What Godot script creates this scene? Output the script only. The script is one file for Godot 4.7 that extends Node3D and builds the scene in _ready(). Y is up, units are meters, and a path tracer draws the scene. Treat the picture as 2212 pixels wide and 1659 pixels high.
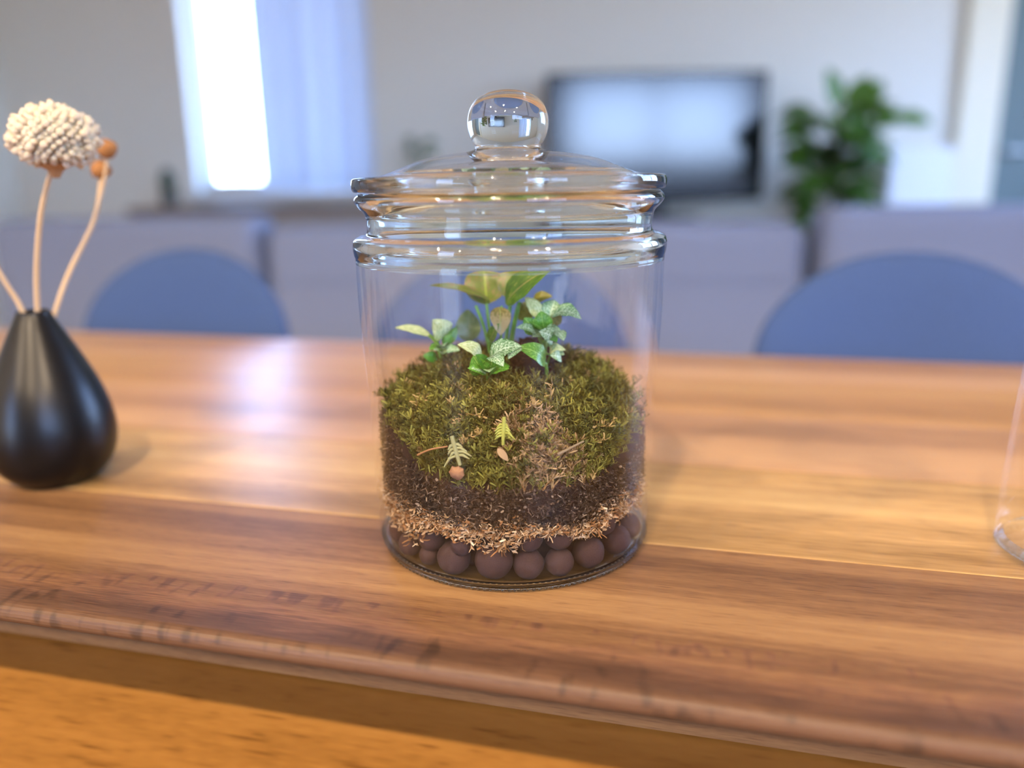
extends Node3D

const TOP := 0.75          # height of the table top
const ALONG := Vector3(0.967, 0, 0.254)      # direction of the planks
const ACROSS := Vector3(-0.254, 0, 0.967)    # across the planks, towards the viewer
const TURN := -0.2568      # turn of the table and the chairs about the vertical

var rng := RandomNumberGenerator.new()
var names := {}

# ------------------------------------------------------------------ naming
func numbered(called: String) -> String:
	var n: int = names.get(called, 0)
	names[called] = n + 1
	return called if n == 0 else "%s_%03d" % [called, n]

func tag(o: Node3D, label: String, category: String, group := "") -> Node3D:
	o.set_meta("label", label)
	o.set_meta("category", category)
	if group != "":
		o.set_meta("group", group)
	return o

func thing(called: String, label: String, category: String, at := Vector3.ZERO, turn := 0.0, group := "") -> Node3D:
	var o := Node3D.new()
	o.name = numbered(called)
	add_child(o)
	o.position = at
	o.rotation.y = turn
	tag(o, label, category, group)
	return o

func part(called: String, mesh: Mesh, mat: Material, parent: Node3D, at := Vector3.ZERO, rot := Vector3.ZERO) -> MeshInstance3D:
	var o := MeshInstance3D.new()
	o.mesh = mesh
	o.material_override = mat
	if parent == self:
		o.name = numbered(called)
	else:
		o.name = called
	parent.add_child(o, true)
	o.position = at
	o.rotation = rot
	return o

func struct(called: String, mesh: Mesh, mat: Material, at := Vector3.ZERO) -> MeshInstance3D:
	var o := part(called, mesh, mat, self, at)
	o.set_meta("kind", "structure")
	return o

# ------------------------------------------------------------------ materials
func mat(c: Color, rough := 0.6, metal := 0.0, spec := 0.5) -> StandardMaterial3D:
	var m := StandardMaterial3D.new()
	m.albedo_color = c
	m.roughness = rough
	m.metallic = metal
	m.metallic_specular = spec
	return m

func noise(freq: float, sd: int, octaves := 3) -> FastNoiseLite:
	var n := FastNoiseLite.new()
	n.noise_type = FastNoiseLite.TYPE_SIMPLEX_SMOOTH
	n.frequency = freq
	n.seed = sd
	n.fractal_octaves = octaves
	return n

func layer(w: int, h: int, w0: int, freq: float, sd: int, octaves := 3) -> PackedByteArray:
	var im := noise(freq, sd, octaves).get_image(w0, h)
	im.convert(Image.FORMAT_L8)
	im.resize(w, h, Image.INTERPOLATE_CUBIC)
	return im.get_data()

# planks: streaks and pores that run along u
func wood(w: int, h: int, sd: int, dark: Color, mid: Color, light: Color, fleck := 0.0) -> ImageTexture:
	var a := layer(w, h, 40, 0.010, sd, 2)
	var b := layer(w, h, w / 10, 0.05, sd + 1, 3)
	var c := layer(w, h, w / 6, 0.28, sd + 2, 2)
	var d := layer(w, h, w / 3, 0.45, sd + 3, 2)
	var e := layer(w, h, w, 0.03, sd + 4, 2)
	var out := PackedByteArray()
	out.resize(w * h * 3)
	var tone := PackedByteArray()
	for k in 256:
		var t := k / 255.0
		var col := dark.lerp(mid, t * 2.0) if t < 0.5 else mid.lerp(light, t * 2.0 - 1.0)
		tone.append(int(col.r * 255.0))
		tone.append(int(col.g * 255.0))
		tone.append(int(col.b * 255.0))
	for i in w * h:
		var t := 0.5 + (a[i] - 128) * 0.0026 + (b[i] - 128) * 0.0013 + (c[i] - 128) * 0.0008 + (d[i] - 128) * 0.0009 + (e[i] - 128) * 0.0003
		if c[i] < 72:
			t -= (72 - c[i]) * 0.006
		var k := clampi(int(t * 255.0), 0, 255) * 3
		out[i * 3] = tone[k]
		out[i * 3 + 1] = tone[k + 1]
		out[i * 3 + 2] = tone[k + 2]
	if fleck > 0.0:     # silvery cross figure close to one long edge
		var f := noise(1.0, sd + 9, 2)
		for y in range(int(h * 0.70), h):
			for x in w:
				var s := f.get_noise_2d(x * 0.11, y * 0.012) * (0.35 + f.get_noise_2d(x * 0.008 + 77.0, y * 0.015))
				var edge := smoothstep(0.76, 0.90, float(y) / h + 0.06 * f.get_noise_2d(x * 0.012, 40.0 + y * 0.01) + 0.10 * f.get_noise_2d(x * 0.03, y * 0.4))     # darker figure along the edge, with the shade of the nose painted in
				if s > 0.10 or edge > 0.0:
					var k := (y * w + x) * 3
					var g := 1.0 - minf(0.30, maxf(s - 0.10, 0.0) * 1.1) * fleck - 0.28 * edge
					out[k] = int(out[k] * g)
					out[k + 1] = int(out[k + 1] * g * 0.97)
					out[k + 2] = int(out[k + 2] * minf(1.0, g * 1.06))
	return ImageTexture.create_from_image(Image.create_from_data(w, h, false, Image.FORMAT_RGB8, out))

func wood_mat(tex: Texture2D, rough: float) -> StandardMaterial3D:
	var m := mat(Color.WHITE, rough, 0.0, 0.38)
	m.albedo_texture = tex
	return m

# ------------------------------------------------------------------ shapes
func lathe(profile: Array, segs := 96, closed := false) -> ArrayMesh:
	var st := SurfaceTool.new()
	st.begin(Mesh.PRIMITIVE_TRIANGLES)
	var pts := profile.duplicate()
	if closed:
		pts.append(profile[0])
	var n := pts.size()
	var rows := []      # [point, normal]
	for i in n - 1:
		var p: Vector2 = pts[i]
		var q: Vector2 = pts[i + 1]
		var nm := Vector2(q.y - p.y, p.x - q.x).normalized()
		var before := nm
		var after := nm
		if i > 0 or closed:
			var o: Vector2 = pts[i - 1] if i > 0 else pts[n - 2]
			var m := Vector2(p.y - o.y, o.x - p.x).normalized()
			if m.dot(nm) > 0.6:
				before = (m + nm).normalized()
		if i < n - 2 or closed:
			var o: Vector2 = pts[i + 2] if i < n - 2 else pts[1]
			var m := Vector2(o.y - q.y, q.x - o.x).normalized()
			if m.dot(nm) > 0.6:
				after = (m + nm).normalized()
		rows.append([p, before, q, after])
	for row in rows:
		for j in segs:
			var s0 := sin(TAU * j / segs)
			var c0 := cos(TAU * j / segs)
			var s1 := sin(TAU * (j + 1) / segs)
			var c1 := cos(TAU * (j + 1) / segs)
			var p: Vector2 = row[0]
			var q: Vector2 = row[2]
			var a := Vector3(p.x * s0, p.y, p.x * c0)
			var b := Vector3(q.x * s0, q.y, q.x * c0)
			var c := Vector3(q.x * s1, q.y, q.x * c1)
			var d := Vector3(p.x * s1, p.y, p.x * c1)
			var np: Vector2 = row[1]
			var nq: Vector2 = row[3]
			var na := Vector3(np.x * s0, np.y, np.x * c0)
			var nb := Vector3(nq.x * s0, nq.y, nq.x * c0)
			var nc := Vector3(nq.x * s1, nq.y, nq.x * c1)
			var nd := Vector3(np.x * s1, np.y, np.x * c1)
			if q.x > 1e-6:
				for v in [[a, na], [b, nb], [c, nc]]:
					st.set_normal(v[1]); st.add_vertex(v[0])
			if p.x > 1e-6:
				for v in [[a, na], [c, nc], [d, nd]]:
					st.set_normal(v[1]); st.add_vertex(v[0])
	st.index()
	return st.commit()

# a smooth curve through control points
func smooth(points: Array, steps := 6) -> Array:
	var out := []
	for i in points.size() - 1:
		var a = points[max(i - 1, 0)]
		var b = points[i]
		var c = points[i + 1]
		var d = points[min(i + 2, points.size() - 1)]
		for k in steps:
			out.append(b.cubic_interpolate(c, a, d, float(k) / steps))
	out.append(points[-1])
	return out

func face(st: SurfaceTool, pts: Array, inside: Vector3) -> void:
	var n: Vector3 = (pts[1] - pts[0]).cross(pts[2] - pts[0])
	var flip: bool = n.dot(pts[0] - inside) > 0.0
	for i in range(1, pts.size() - 1):
		var tri := [pts[0], pts[i + 1], pts[i]] if flip else [pts[0], pts[i], pts[i + 1]]
		for p in tri:
			st.add_vertex(p)

# plain boxes in one mesh, for walls
func boxes(list: Array) -> ArrayMesh:
	var st := SurfaceTool.new()
	st.begin(Mesh.PRIMITIVE_TRIANGLES)
	st.set_smooth_group(-1)
	for b in list:
		var lo: Vector3 = b[0]
		var hi: Vector3 = b[1]
		var c := (lo + hi) / 2.0
		var v := func(k): return Vector3(hi.x if k & 1 else lo.x, hi.y if k & 2 else lo.y, hi.z if k & 4 else lo.z)
		for f in [[0, 1, 3, 2], [4, 5, 7, 6], [0, 1, 5, 4], [2, 3, 7, 6], [0, 2, 6, 4], [1, 3, 7, 5]]:
			face(st, [v.call(f[0]), v.call(f[1]), v.call(f[2]), v.call(f[3])], c)
	st.generate_normals()
	return st.commit()

# box with rounded edges, centred
func rbox(size: Vector3, r: float, cuts := 4) -> ArrayMesh:
	var h := size / 2.0
	var st := SurfaceTool.new()
	st.begin(Mesh.PRIMITIVE_TRIANGLES)
	for ax in 3:
		var u := (ax + 1) % 3
		var w := (ax + 2) % 3
		var us := []
		var ws := []
		for k in cuts + 1:
			var t := tan(PI / 4 * k / cuts)
			us.append(-h[u] + r * t)
			ws.append(-h[w] + r * t)
		for k in cuts + 1:
			var t := tan(PI / 4 * (cuts - k) / cuts)
			us.append(h[u] - r * t)
			ws.append(h[w] - r * t)
		for s in [-1.0, 1.0]:
			for i in us.size() - 1:
				for j in ws.size() - 1:
					var quad := []
					for k in [[i, j], [i + 1, j], [i + 1, j + 1], [i, j + 1]]:
						var p := Vector3()
						p[ax] = s * h[ax]
						p[u] = us[k[0]]
						p[w] = ws[k[1]]
						var core := p.clamp(-h + Vector3(r, r, r), h - Vector3(r, r, r))
						var nm := (p - core).normalized()
						quad.append([core + nm * r, nm])
					var order := [0, 1, 2, 0, 2, 3] if s < 0.0 else [0, 2, 1, 0, 3, 2]
					for k in order:
						st.set_normal(quad[k][1])
						st.add_vertex(quad[k][0])
	st.index()
	return st.commit()

func tube(points: Array, radii: Array, sides := 8) -> ArrayMesh:
	var st := SurfaceTool.new()
	st.begin(Mesh.PRIMITIVE_TRIANGLES)
	add_tube(st, points, radii, sides)
	st.index()
	return st.commit()

func add_tube(st: SurfaceTool, points: Array, radii: Array, sides := 8) -> void:
	var n := points.size()
	var rings := []
	for i in n:
		var dir: Vector3 = (points[min(i + 1, n - 1)] - points[max(i - 1, 0)]).normalized()
		var side := dir.cross(Vector3(0.31, 0.2, 0.93)).normalized()
		var up := side.cross(dir)
		var rad: float = lerpf(radii[0], radii[-1], float(i) / (n - 1)) if radii.size() != n else radii[i]
		var ring := []
		for k in sides:
			var nm := side * cos(TAU * k / sides) + up * sin(TAU * k / sides)
			ring.append([points[i] + nm * rad, nm])
		rings.append(ring)
	for i in n - 1:
		for k in sides:
			var q := [rings[i][k], rings[i + 1][k], rings[i + 1][(k + 1) % sides], rings[i][(k + 1) % sides]]
			for m in [0, 2, 1, 0, 3, 2]:
				st.set_normal(q[m][1])
				st.add_vertex(q[m][0])
	for e in [0, n - 1]:
		for k in range(1, sides - 1):
			for m in [0, k, k + 1]:
				st.set_normal((points[e] - points[1 if e == 0 else n - 2]).normalized())
				st.add_vertex(rings[e][m][0])

# a leaf blade from base to tip, with a folded midrib, an arch and slightly wavy margins
func leaf(b: Vector3, t: Vector3, width: float, up: Vector3, arch: float, fold: float, wave := 0.0, belly := 0.42, nu := 8, nv := 14) -> ArrayMesh:
	var st := SurfaceTool.new()
	st.begin(Mesh.PRIMITIVE_TRIANGLES)
	var dir := (t - b).normalized()
	var nm := (up - dir * up.dot(dir)).normalized()
	var side := dir.cross(nm).normalized()
	for j in nv + 1:
		var v := float(j) / nv
		var half := width * 0.5 * pow(maxf(sin(PI * pow(v, log(0.5) / log(belly))), 0.0), 0.75)
		half = maxf(half, width * 0.03 * (1.0 - v))
		var mid := b.lerp(t, v) + nm * arch * 4.0 * v * (1.0 - v)
		for i in nu + 1:
			var u := float(i) / nu * 2.0 - 1.0
			var lift := fold * absf(u) * half + wave * half * sin(v * 17.0 + u * 2.0) * absf(u) - fold * 0.35 * u * u * half
			st.set_uv(Vector2(u * 0.5 + 0.5, v))
			st.add_vertex(mid + side * u * half + nm * lift)
	for j in nv:
		for i in nu:
			var k := j * (nu + 1) + i
			for m in [k, k + nu + 1, k + nu + 2, k, k + nu + 2, k + 1]:
				st.add_index(m)
	st.generate_normals()
	return st.commit()

func spread(called: String, mesh: Mesh, m: Material, spots: Array, parent: Node3D) -> MultiMeshInstance3D:
	var mm := MultiMesh.new()
	mm.transform_format = MultiMesh.TRANSFORM_3D
	mm.use_colors = true
	mm.mesh = mesh
	mm.instance_count = spots.size()
	for i in spots.size():
		mm.set_instance_transform(i, spots[i][0])
		mm.set_instance_color(i, spots[i][1])
	var o := MultiMeshInstance3D.new()
	o.multimesh = mm
	o.material_override = m
	o.name = called if parent != self else numbered(called)
	o.set_meta("kind", "stuff")
	parent.add_child(o, true)
	return o

# ------------------------------------------------------------------ the scene
func _ready() -> void:
	rng.seed = 7
	var cam := Camera3D.new()
	cam.name = "camera"
	add_child(cam)
	var lens := CameraAttributesPhysical.new()
	lens.frustum_focal_length = 24.89
	lens.exposure_aperture = 2.6
	lens.frustum_focus_distance = 0.333
	lens.frustum_near = 0.02
	lens.frustum_far = 100.0
	cam.attributes = lens
	cam.transform = Transform3D(Basis(Vector3.RIGHT, deg_to_rad(-13.9)) * Basis(Vector3.BACK, deg_to_rad(-0.9)), Vector3(0, TOP + 0.1645, 0.3637))
	cam.current = true

	var env := Environment.new()
	var sky := Sky.new()
	var air := ProceduralSkyMaterial.new()
	air.sky_top_color = Color(0.50, 0.66, 0.95)
	air.sky_horizon_color = Color(0.76, 0.86, 1.0)
	air.ground_horizon_color = Color(0.74, 0.77, 0.82)
	air.ground_bottom_color = Color(0.60, 0.62, 0.66)
	air.sky_energy_multiplier = 5.0
	air.ground_energy_multiplier = 3.5
	sky.sky_material = air
	env.background_mode = Environment.BG_SKY
	env.sky = sky
	env.tonemap_mode = Environment.TONE_MAPPER_LINEAR
	env.tonemap_exposure = 0.56
	env.sdfgi_enabled = true
	env.ssao_enabled = true
	env.ssil_enabled = true
	var around := WorldEnvironment.new()
	around.name = "surroundings"
	around.environment = env
	add_child(around)

	for t in [[-1.3, "off the left end of the table"], [0.0, "straight behind the table's middle"], [1.3, "off the right end of the table"]]:
		downlight(ALONG * t[0] + ACROSS * 1.30, 6.5, t[1])
	for t in [[-1.0, "by the glazed door"], [0.3, "in the middle near the rear wall"], [1.6, "before the wide rear window"]]:
		downlight(ALONG * t[0] + ACROSS * 2.40, 4.5, t[1])

	room()
	table()
	sofa()
	chairs()
	background_things()
	vase()
	tumbler()
	jar()
	terrarium()

func downlight(at: Vector3, power: float, spot: String) -> void:
	var o := thing("ceiling_light", "small round warm downlight recessed in the white ceiling " + spot, "light", Vector3(at.x, 2.5, at.z), 0.0, "downlights behind the camera")
	part("trim_ring", lathe(smooth([Vector2(0.052, -0.001), Vector2(0.058, -0.008), Vector2(0.072, -0.006), Vector2(0.075, 0.0)], 3), 32), mat(Color(0.9, 0.9, 0.9), 0.4), o)
	var glow := mat(Color(1, 0.9, 0.75), 0.5)
	glow.emission_enabled = true
	glow.emission = Color(1.0, 0.89, 0.75)
	glow.emission_energy_multiplier = 40.0
	part("bulb_lens", lathe([Vector2(0.0, -0.006), Vector2(0.05, -0.004), Vector2(0.05, 0.0), Vector2(0.0, 0.0)], 32), glow, o)
	var l := SpotLight3D.new()
	l.name = "lamp"
	o.add_child(l)
	l.position = Vector3(0, -0.03, 0)
	l.rotation.x = -PI / 2
	l.light_color = Color(1.0, 0.89, 0.75)
	l.light_energy = power
	l.light_size = 0.05
	l.spot_angle = 75.0
	l.spot_angle_attenuation = 0.4
	l.spot_range = 12.0
	l.spot_attenuation = 2.0
	l.shadow_enabled = true

func room() -> void:
	var paint := mat(Color(0.88, 0.865, 0.81), 0.85)
	var white := mat(Color(0.92, 0.92, 0.91), 0.5)
	var T := 0.25
	var xl := -2.45
	var xr := 3.4
	var zb := -3.75
	var zf := 3.6
	var H := 2.5
	var fl := mat(Color(0.55, 0.42, 0.30), 0.5)
	var tex := NoiseTexture2D.new()
	tex.width = 256; tex.height = 256
	tex.noise = noise(0.02, 5)
	var ramp := Gradient.new()
	ramp.set_color(0, Color(0.58, 0.47, 0.36)); ramp.set_color(1, Color(0.74, 0.62, 0.49))
	tex.color_ramp = ramp
	fl.albedo_color = Color.WHITE
	fl.albedo_texture = tex
	fl.uv1_triplanar = true
	fl.uv1_scale = Vector3(0.4, 1, 3)
	struct("floor", boxes([[Vector3(xl - T, -T, zb - T), Vector3(xr + T, 0, zf + T)]]), fl)
	struct("ceiling", boxes([[Vector3(xl - T, H, zb - T), Vector3(xr + T, H + T, zf + T)]]), white)
	# back wall with a tall window at its left end and a doorway at its right end
	var wx0 := -1.56
	var wx1 := -0.66
	var wy0 := 0.915
	var wy1 := 2.25
	var dx0 := 2.42
	var dx1 := 3.25
	struct("wall_back", boxes([
		[Vector3(xl, 0, zb - T), Vector3(wx0, H, zb)], [Vector3(wx0, 0, zb - T), Vector3(wx1, wy0, zb)], [Vector3(wx0, wy1, zb - T), Vector3(wx1, H, zb)],
		[Vector3(wx1, 0, zb - T), Vector3(dx0, H, zb)], [Vector3(dx0, 2.3, zb - T), Vector3(dx1, H, zb)], [Vector3(dx1, 0, zb - T), Vector3(xr, H, zb)]]), paint)
	var gz0 := 2.05
	var gz1 := 3.4
	struct("wall_left", boxes([
		[Vector3(xl - T, 0, zb - T), Vector3(xl, H, gz0)], [Vector3(xl - T, 2.2, gz0), Vector3(xl, H, gz1)], [Vector3(xl - T, 0, gz1), Vector3(xl, H, zf + T)]]), paint)
	var rz0 := -2.95
	var rz1 := -1.0
	struct("wall_right", boxes([
		[Vector3(xr, 0, zb - T), Vector3(xr + T, H, rz0)], [Vector3(xr, 0, rz0), Vector3(xr + T, 0.8, rz1)], [Vector3(xr, 2.3, rz0), Vector3(xr + T, H, rz1)], [Vector3(xr, 0, rz1), Vector3(xr + T, H, zf + T)]]), paint)
	var kx0 := 0.75
	var kx1 := 3.25
	var low_bounce_paint := mat(Color(0.36, 0.38, 0.42), 0.8)  # unseen wall made dark so less light bounces under the table
	struct("wall_rear", boxes([
		[Vector3(xl, 0, zf), Vector3(kx0, H, zf + T)], [Vector3(kx0, 0, zf), Vector3(kx1, 1.2, zf + T)], [Vector3(kx0, 2.3, zf), Vector3(kx1, H, zf + T)], [Vector3(kx1, 0, zf), Vector3(xr, H, zf + T)]]), low_bounce_paint)
	var pane := mat(Color(0.9, 0.95, 1.0, 0.03), 0.0)
	pane.transparency = BaseMaterial3D.TRANSPARENCY_ALPHA
	# window frames
	var f := func(list): return boxes(list)
	var zq := zb - 0.17
	var w := struct("window_1", f.call([
		[Vector3(wx0, wy0, zq), Vector3(wx0 + 0.05, wy1, zq + 0.06)], [Vector3(wx1 - 0.05, wy0, zq), Vector3(wx1, wy1, zq + 0.06)],
		[Vector3(wx0 + 0.05, wy0, zq), Vector3(wx1 - 0.05, wy0 + 0.05, zq + 0.06)], [Vector3(wx0 + 0.05, wy1 - 0.05, zq), Vector3(wx1 - 0.05, wy1, zq + 0.06)]]), white)
	part("pane", boxes([[Vector3(wx0 + 0.05, wy0 + 0.05, zq + 0.028), Vector3(wx1 - 0.05, wy1 - 0.05, zq + 0.032)]]), pane, w)
	part("sill", boxes([[Vector3(wx0 - 0.03, wy0 - 0.035, zb - 0.1), Vector3(wx1 + 0.03, wy0, zb + 0.06)]]), white, w)
	var xq := xl - 0.15
	var zm := (gz0 + gz1) / 2.0
	var d := struct("door_1", f.call([
		[Vector3(xq, 0, gz0), Vector3(xq + 0.06, 2.2, gz0 + 0.06)], [Vector3(xq, 0, gz1 - 0.06), Vector3(xq + 0.06, 2.2, gz1)],
		[Vector3(xq, 0, gz0 + 0.06), Vector3(xq + 0.06, 0.07, gz1 - 0.06)], [Vector3(xq, 2.13, gz0 + 0.06), Vector3(xq + 0.06, 2.2, gz1 - 0.06)]]), white)
	part("pane", boxes([[Vector3(xq + 0.028, 0.07, gz0 + 0.06), Vector3(xq + 0.032, 2.13, gz1 - 0.06)]]), pane, d)
	part("door_handle", rbox(Vector3(0.03, 0.14, 0.02), 0.008), mat(Color(0.6, 0.6, 0.6), 0.3, 1.0), d, Vector3(xq + 0.085, 1.05, gz1 - 0.03))
	var kz := zf + 0.1
	var k := struct("window_2", f.call([
		[Vector3(kx0, 1.2, kz), Vector3(kx0 + 0.05, 2.3, kz + 0.06)], [Vector3(kx1 - 0.05, 1.2, kz), Vector3(kx1, 2.3, kz + 0.06)], [Vector3(1.96, 1.25, kz), Vector3(2.04, 2.25, kz + 0.06)],
		[Vector3(kx0 + 0.05, 1.2, kz), Vector3(kx1 - 0.05, 1.25, kz + 0.06)], [Vector3(kx0 + 0.05, 2.25, kz), Vector3(kx1 - 0.05, 2.3, kz + 0.06)]]), white)
	part("pane", boxes([[Vector3(kx0 + 0.05, 1.25, kz + 0.028), Vector3(1.96, 2.25, kz + 0.032)]]), pane, k)
	part("pane", boxes([[Vector3(2.04, 1.25, kz + 0.028), Vector3(kx1 - 0.05, 2.25, kz + 0.032)]]), pane, k)
	var rx := xr + 0.1
	var rm := (rz0 + rz1) / 2.0
	var v := struct("window_3", f.call([
		[Vector3(rx, 0.8, rz0), Vector3(rx + 0.06, 2.3, rz0 + 0.05)], [Vector3(rx, 0.8, rz1 - 0.05), Vector3(rx + 0.06, 2.3, rz1)], [Vector3(rx, 0.85, rm - 0.03), Vector3(rx + 0.06, 2.25, rm + 0.03)],
		[Vector3(rx, 0.8, rz0 + 0.05), Vector3(rx + 0.06, 0.85, rz1 - 0.05)], [Vector3(rx, 2.25, rz0 + 0.05), Vector3(rx + 0.06, 2.3, rz1 - 0.05)]]), white)
	part("pane", boxes([[Vector3(rx + 0.028, 0.85, rz0 + 0.05), Vector3(rx + 0.032, 2.25, rm - 0.03)]]), pane, v)
	part("pane", boxes([[Vector3(rx + 0.028, 0.85, rm + 0.03), Vector3(rx + 0.032, 2.25, rz1 - 0.05)]]), pane, v)
	# grey-green door at the right end of the back wall and its broad white casing
	var leafd := struct("door_2", rbox(Vector3(dx1 - dx0, 2.3, 0.05), 0.006), mat(Color(0.40, 0.46, 0.45), 0.6), Vector3((dx0 + dx1) / 2, 1.15, zb - 0.03))
	part("door_handle", rbox(Vector3(0.12, 0.02, 0.03), 0.008), mat(Color(0.6, 0.6, 0.6), 0.3, 1.0), leafd, Vector3(-0.33, -0.1, 0.06))
	struct("trim_1", rbox(Vector3(0.20, 2.4, 0.05), 0.008), mat(Color(0.92, 0.88, 0.77), 0.6), Vector3(2.295, 1.2, zb + 0.025))
	struct("baseboard_back", rbox(Vector3(4.64, 0.09, 0.015), 0.004), white, Vector3(-0.12, 0.045, zb + 0.0075))
	struct("baseboard_left", rbox(Vector3(0.015, 0.09, 5.3), 0.004), white, Vector3(xl + 0.0075, 0.045, -1.07))

func extrude(section: Array, l0: float, l1: float, us: float, vs: float) -> ArrayMesh:
	# section: Vector2(across, height) points, closed, convex; extruded along ALONG
	var st := SurfaceTool.new()
	st.begin(Mesh.PRIMITIVE_TRIANGLES)
	st.set_smooth_group(-1)
	var at := func(p: Vector2, l: float): return ALONG * l + ACROSS * p.x + Vector3(0, p.y, 0)
	var n := section.size()
	var run := 0.0
	for i in n:
		var p: Vector2 = section[i]
		var q: Vector2 = section[(i + 1) % n]
		var step := p.distance_to(q)
		var steps := 1
		for s in steps:
			var quad := [[at.call(p, l0), Vector2(0.0, run * vs)], [at.call(q, l0), Vector2(0.0, (run + step) * vs)], [at.call(q, l1), Vector2((l1 - l0) * us, (run + step) * vs)], [at.call(p, l1), Vector2((l1 - l0) * us, run * vs)]]
			for k in [0, 1, 2, 0, 2, 3]:
				st.set_uv(quad[k][1])
				st.add_vertex(quad[k][0])
		run += step
	for l in [l0, l1]:
		for i in range(1, n - 1):
			var tri := [0, i, i + 1] if l == l0 else [0, i + 1, i]
			for k in tri:
				st.set_uv(Vector2(section[k].x * us, section[k].y * vs))
				st.add_vertex(at.call(section[k], l))
	st.generate_normals()
	return st.commit()

func table() -> void:
	var o := thing("dining_table", "long table top of glued walnut and honey-toned planks carrying the glass jar", "table")
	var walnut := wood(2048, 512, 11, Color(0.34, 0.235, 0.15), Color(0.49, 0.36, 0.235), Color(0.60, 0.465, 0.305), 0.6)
	var honey := wood(1024, 256, 23, Color(0.50, 0.38, 0.22), Color(0.70, 0.56, 0.36), Color(0.80, 0.67, 0.45))
	var rose := wood(512, 128, 31, Color(0.55, 0.41, 0.29), Color(0.68, 0.53, 0.38), Color(0.74, 0.59, 0.43))
	var amber := wood(512, 128, 47, Color(0.55, 0.40, 0.24), Color(0.66, 0.50, 0.31), Color(0.72, 0.57, 0.37))
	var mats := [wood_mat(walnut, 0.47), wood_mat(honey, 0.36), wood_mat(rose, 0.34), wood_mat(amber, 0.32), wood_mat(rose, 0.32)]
	var l0 := -0.98
	var l1 := 0.95
	var c := 0.0006
	# front plank with a rounded nose, undercut below
	var front := [Vector2(0.0, TOP - 0.028), Vector2(0.0, TOP - c), Vector2(c, TOP)]
	for k in 9:
		var a := PI / 2 - (PI / 2 + 0.9) * k / 8.0
		front.append(Vector2(0.1135 + 0.0045 * cos(a), TOP - 0.0045 + 0.0045 * sin(a)))
	front.append(Vector2(0.088, TOP - 0.028))
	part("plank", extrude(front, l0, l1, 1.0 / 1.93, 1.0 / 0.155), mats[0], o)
	var edges := [0.0, -0.116, -0.232, -0.345, -0.452]
	for i in 4:
		var a: float = edges[i + 1]
		var b: float = edges[i]
		var far := i == 3
		var sec := [Vector2(a, TOP - 0.028), Vector2(a, TOP - (0.006 if far else c)), Vector2(a + (0.006 if far else c), TOP), Vector2(b - c, TOP), Vector2(b, TOP - c), Vector2(b, TOP - 0.028)]
		part("plank", extrude(sec, l0, l1, 1.0 / 1.93, 1.0 / 0.175), mats[i + 1], o)
	part("added_shade_rail", extrude([Vector2(0.036, 0.6915), Vector2(0.036, 0.7215), Vector2(0.056, 0.7215), Vector2(0.056, 0.6915)], -0.84, 0.81, 1.0 / 1.93, 1.0 / 0.155), mats[0], o)  # unseen rail added to keep light out of the gap below
	for t in [-0.9, 0.87]:
		for n in [-0.40, 0.04]:
			var p: Vector3 = ALONG * t + ACROSS * n
			part("leg", tube([p + Vector3(0, TOP - 0.0285, 0), p + Vector3(0, 0.0, 0)], [0.026, 0.018], 16), mats[0], o)
	# lower surface
	var u := thing("lower_table", "golden brown wooden surface below the plank table's front edge, half in its shadow", "table")
	var gold := wood(1024, 512, 61, Color(0.42, 0.28, 0.12), Color(0.57, 0.40, 0.19), Color(0.64, 0.47, 0.24))
	var gm := wood_mat(gold, 0.42)
	var y := 0.69
	part("tabletop", extrude([Vector2(-0.16, y - 0.025), Vector2(-0.16, y - 0.002), Vector2(-0.158, y), Vector2(0.62, y), Vector2(0.622, y - 0.002), Vector2(0.622, y - 0.025)], -0.80, 0.78, 1.0 / 1.58, 1.0 / 0.85), gm, u)
	for t in [-0.72, 0.70]:
		for n in [-0.10, 0.56]:
			var p: Vector3 = ALONG * t + ACROSS * n
			part("leg", tube([p + Vector3(0, y - 0.0255, 0), p], [0.024, 0.018], 16), gm, u)

func pillow(halfw: float, top: float, bottom: float, a: float, b: float, thick: float, bend: float) -> ArrayMesh:
	# rounded upholstered shell: outline is a half ellipse above and a rounded base below
	var st := SurfaceTool.new()
	st.begin(Mesh.PRIMITIVE_TRIANGLES)
	var cy := top - b
	var N := 64
	var outline := []
	for k in N:
		var ph := TAU * k / N
		var cs := cos(ph)
		var sn := sin(ph)
		if sn >= 0.0:
			outline.append(Vector2(a * cs, cy + b * sn))
		else:
			var e := 2.0 / 4.5
			outline.append(Vector2(a * signf(cs) * pow(absf(cs), e), cy - (cy - bottom) * pow(absf(sn), e)))
	var c := Vector2(0, (top + bottom) / 2)
	var rings := [0.0, 0.3, 0.6, 0.8, 0.9, 0.96, 0.99, 1.0]
	var grid := []
	for s in [1.0, -1.0]:
		for i in rings.size():
			var r: float = rings[i] if s > 0 else rings[rings.size() - 1 - i]
			var row := []
			var th: float = thick * 0.5 * pow(maxf(1.0 - pow(r, 5.0), 0.0), 0.5) * s
			for k in N:
				var p: Vector2 = c + (outline[k] - c) * r
				row.append(Vector3(p.x, p.y, th + bend * p.x * p.x))
			grid.append(row)
	for i in grid.size() - 1:
		for k in N:
			var q := [grid[i][k], grid[i + 1][k], grid[i + 1][(k + 1) % N], grid[i][(k + 1) % N]]
			for m in [0, 1, 2, 0, 2, 3]:
				st.set_smooth_group(0)
				st.add_vertex(q[m])
	st.index()
	st.generate_normals()
	return st.commit()

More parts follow.
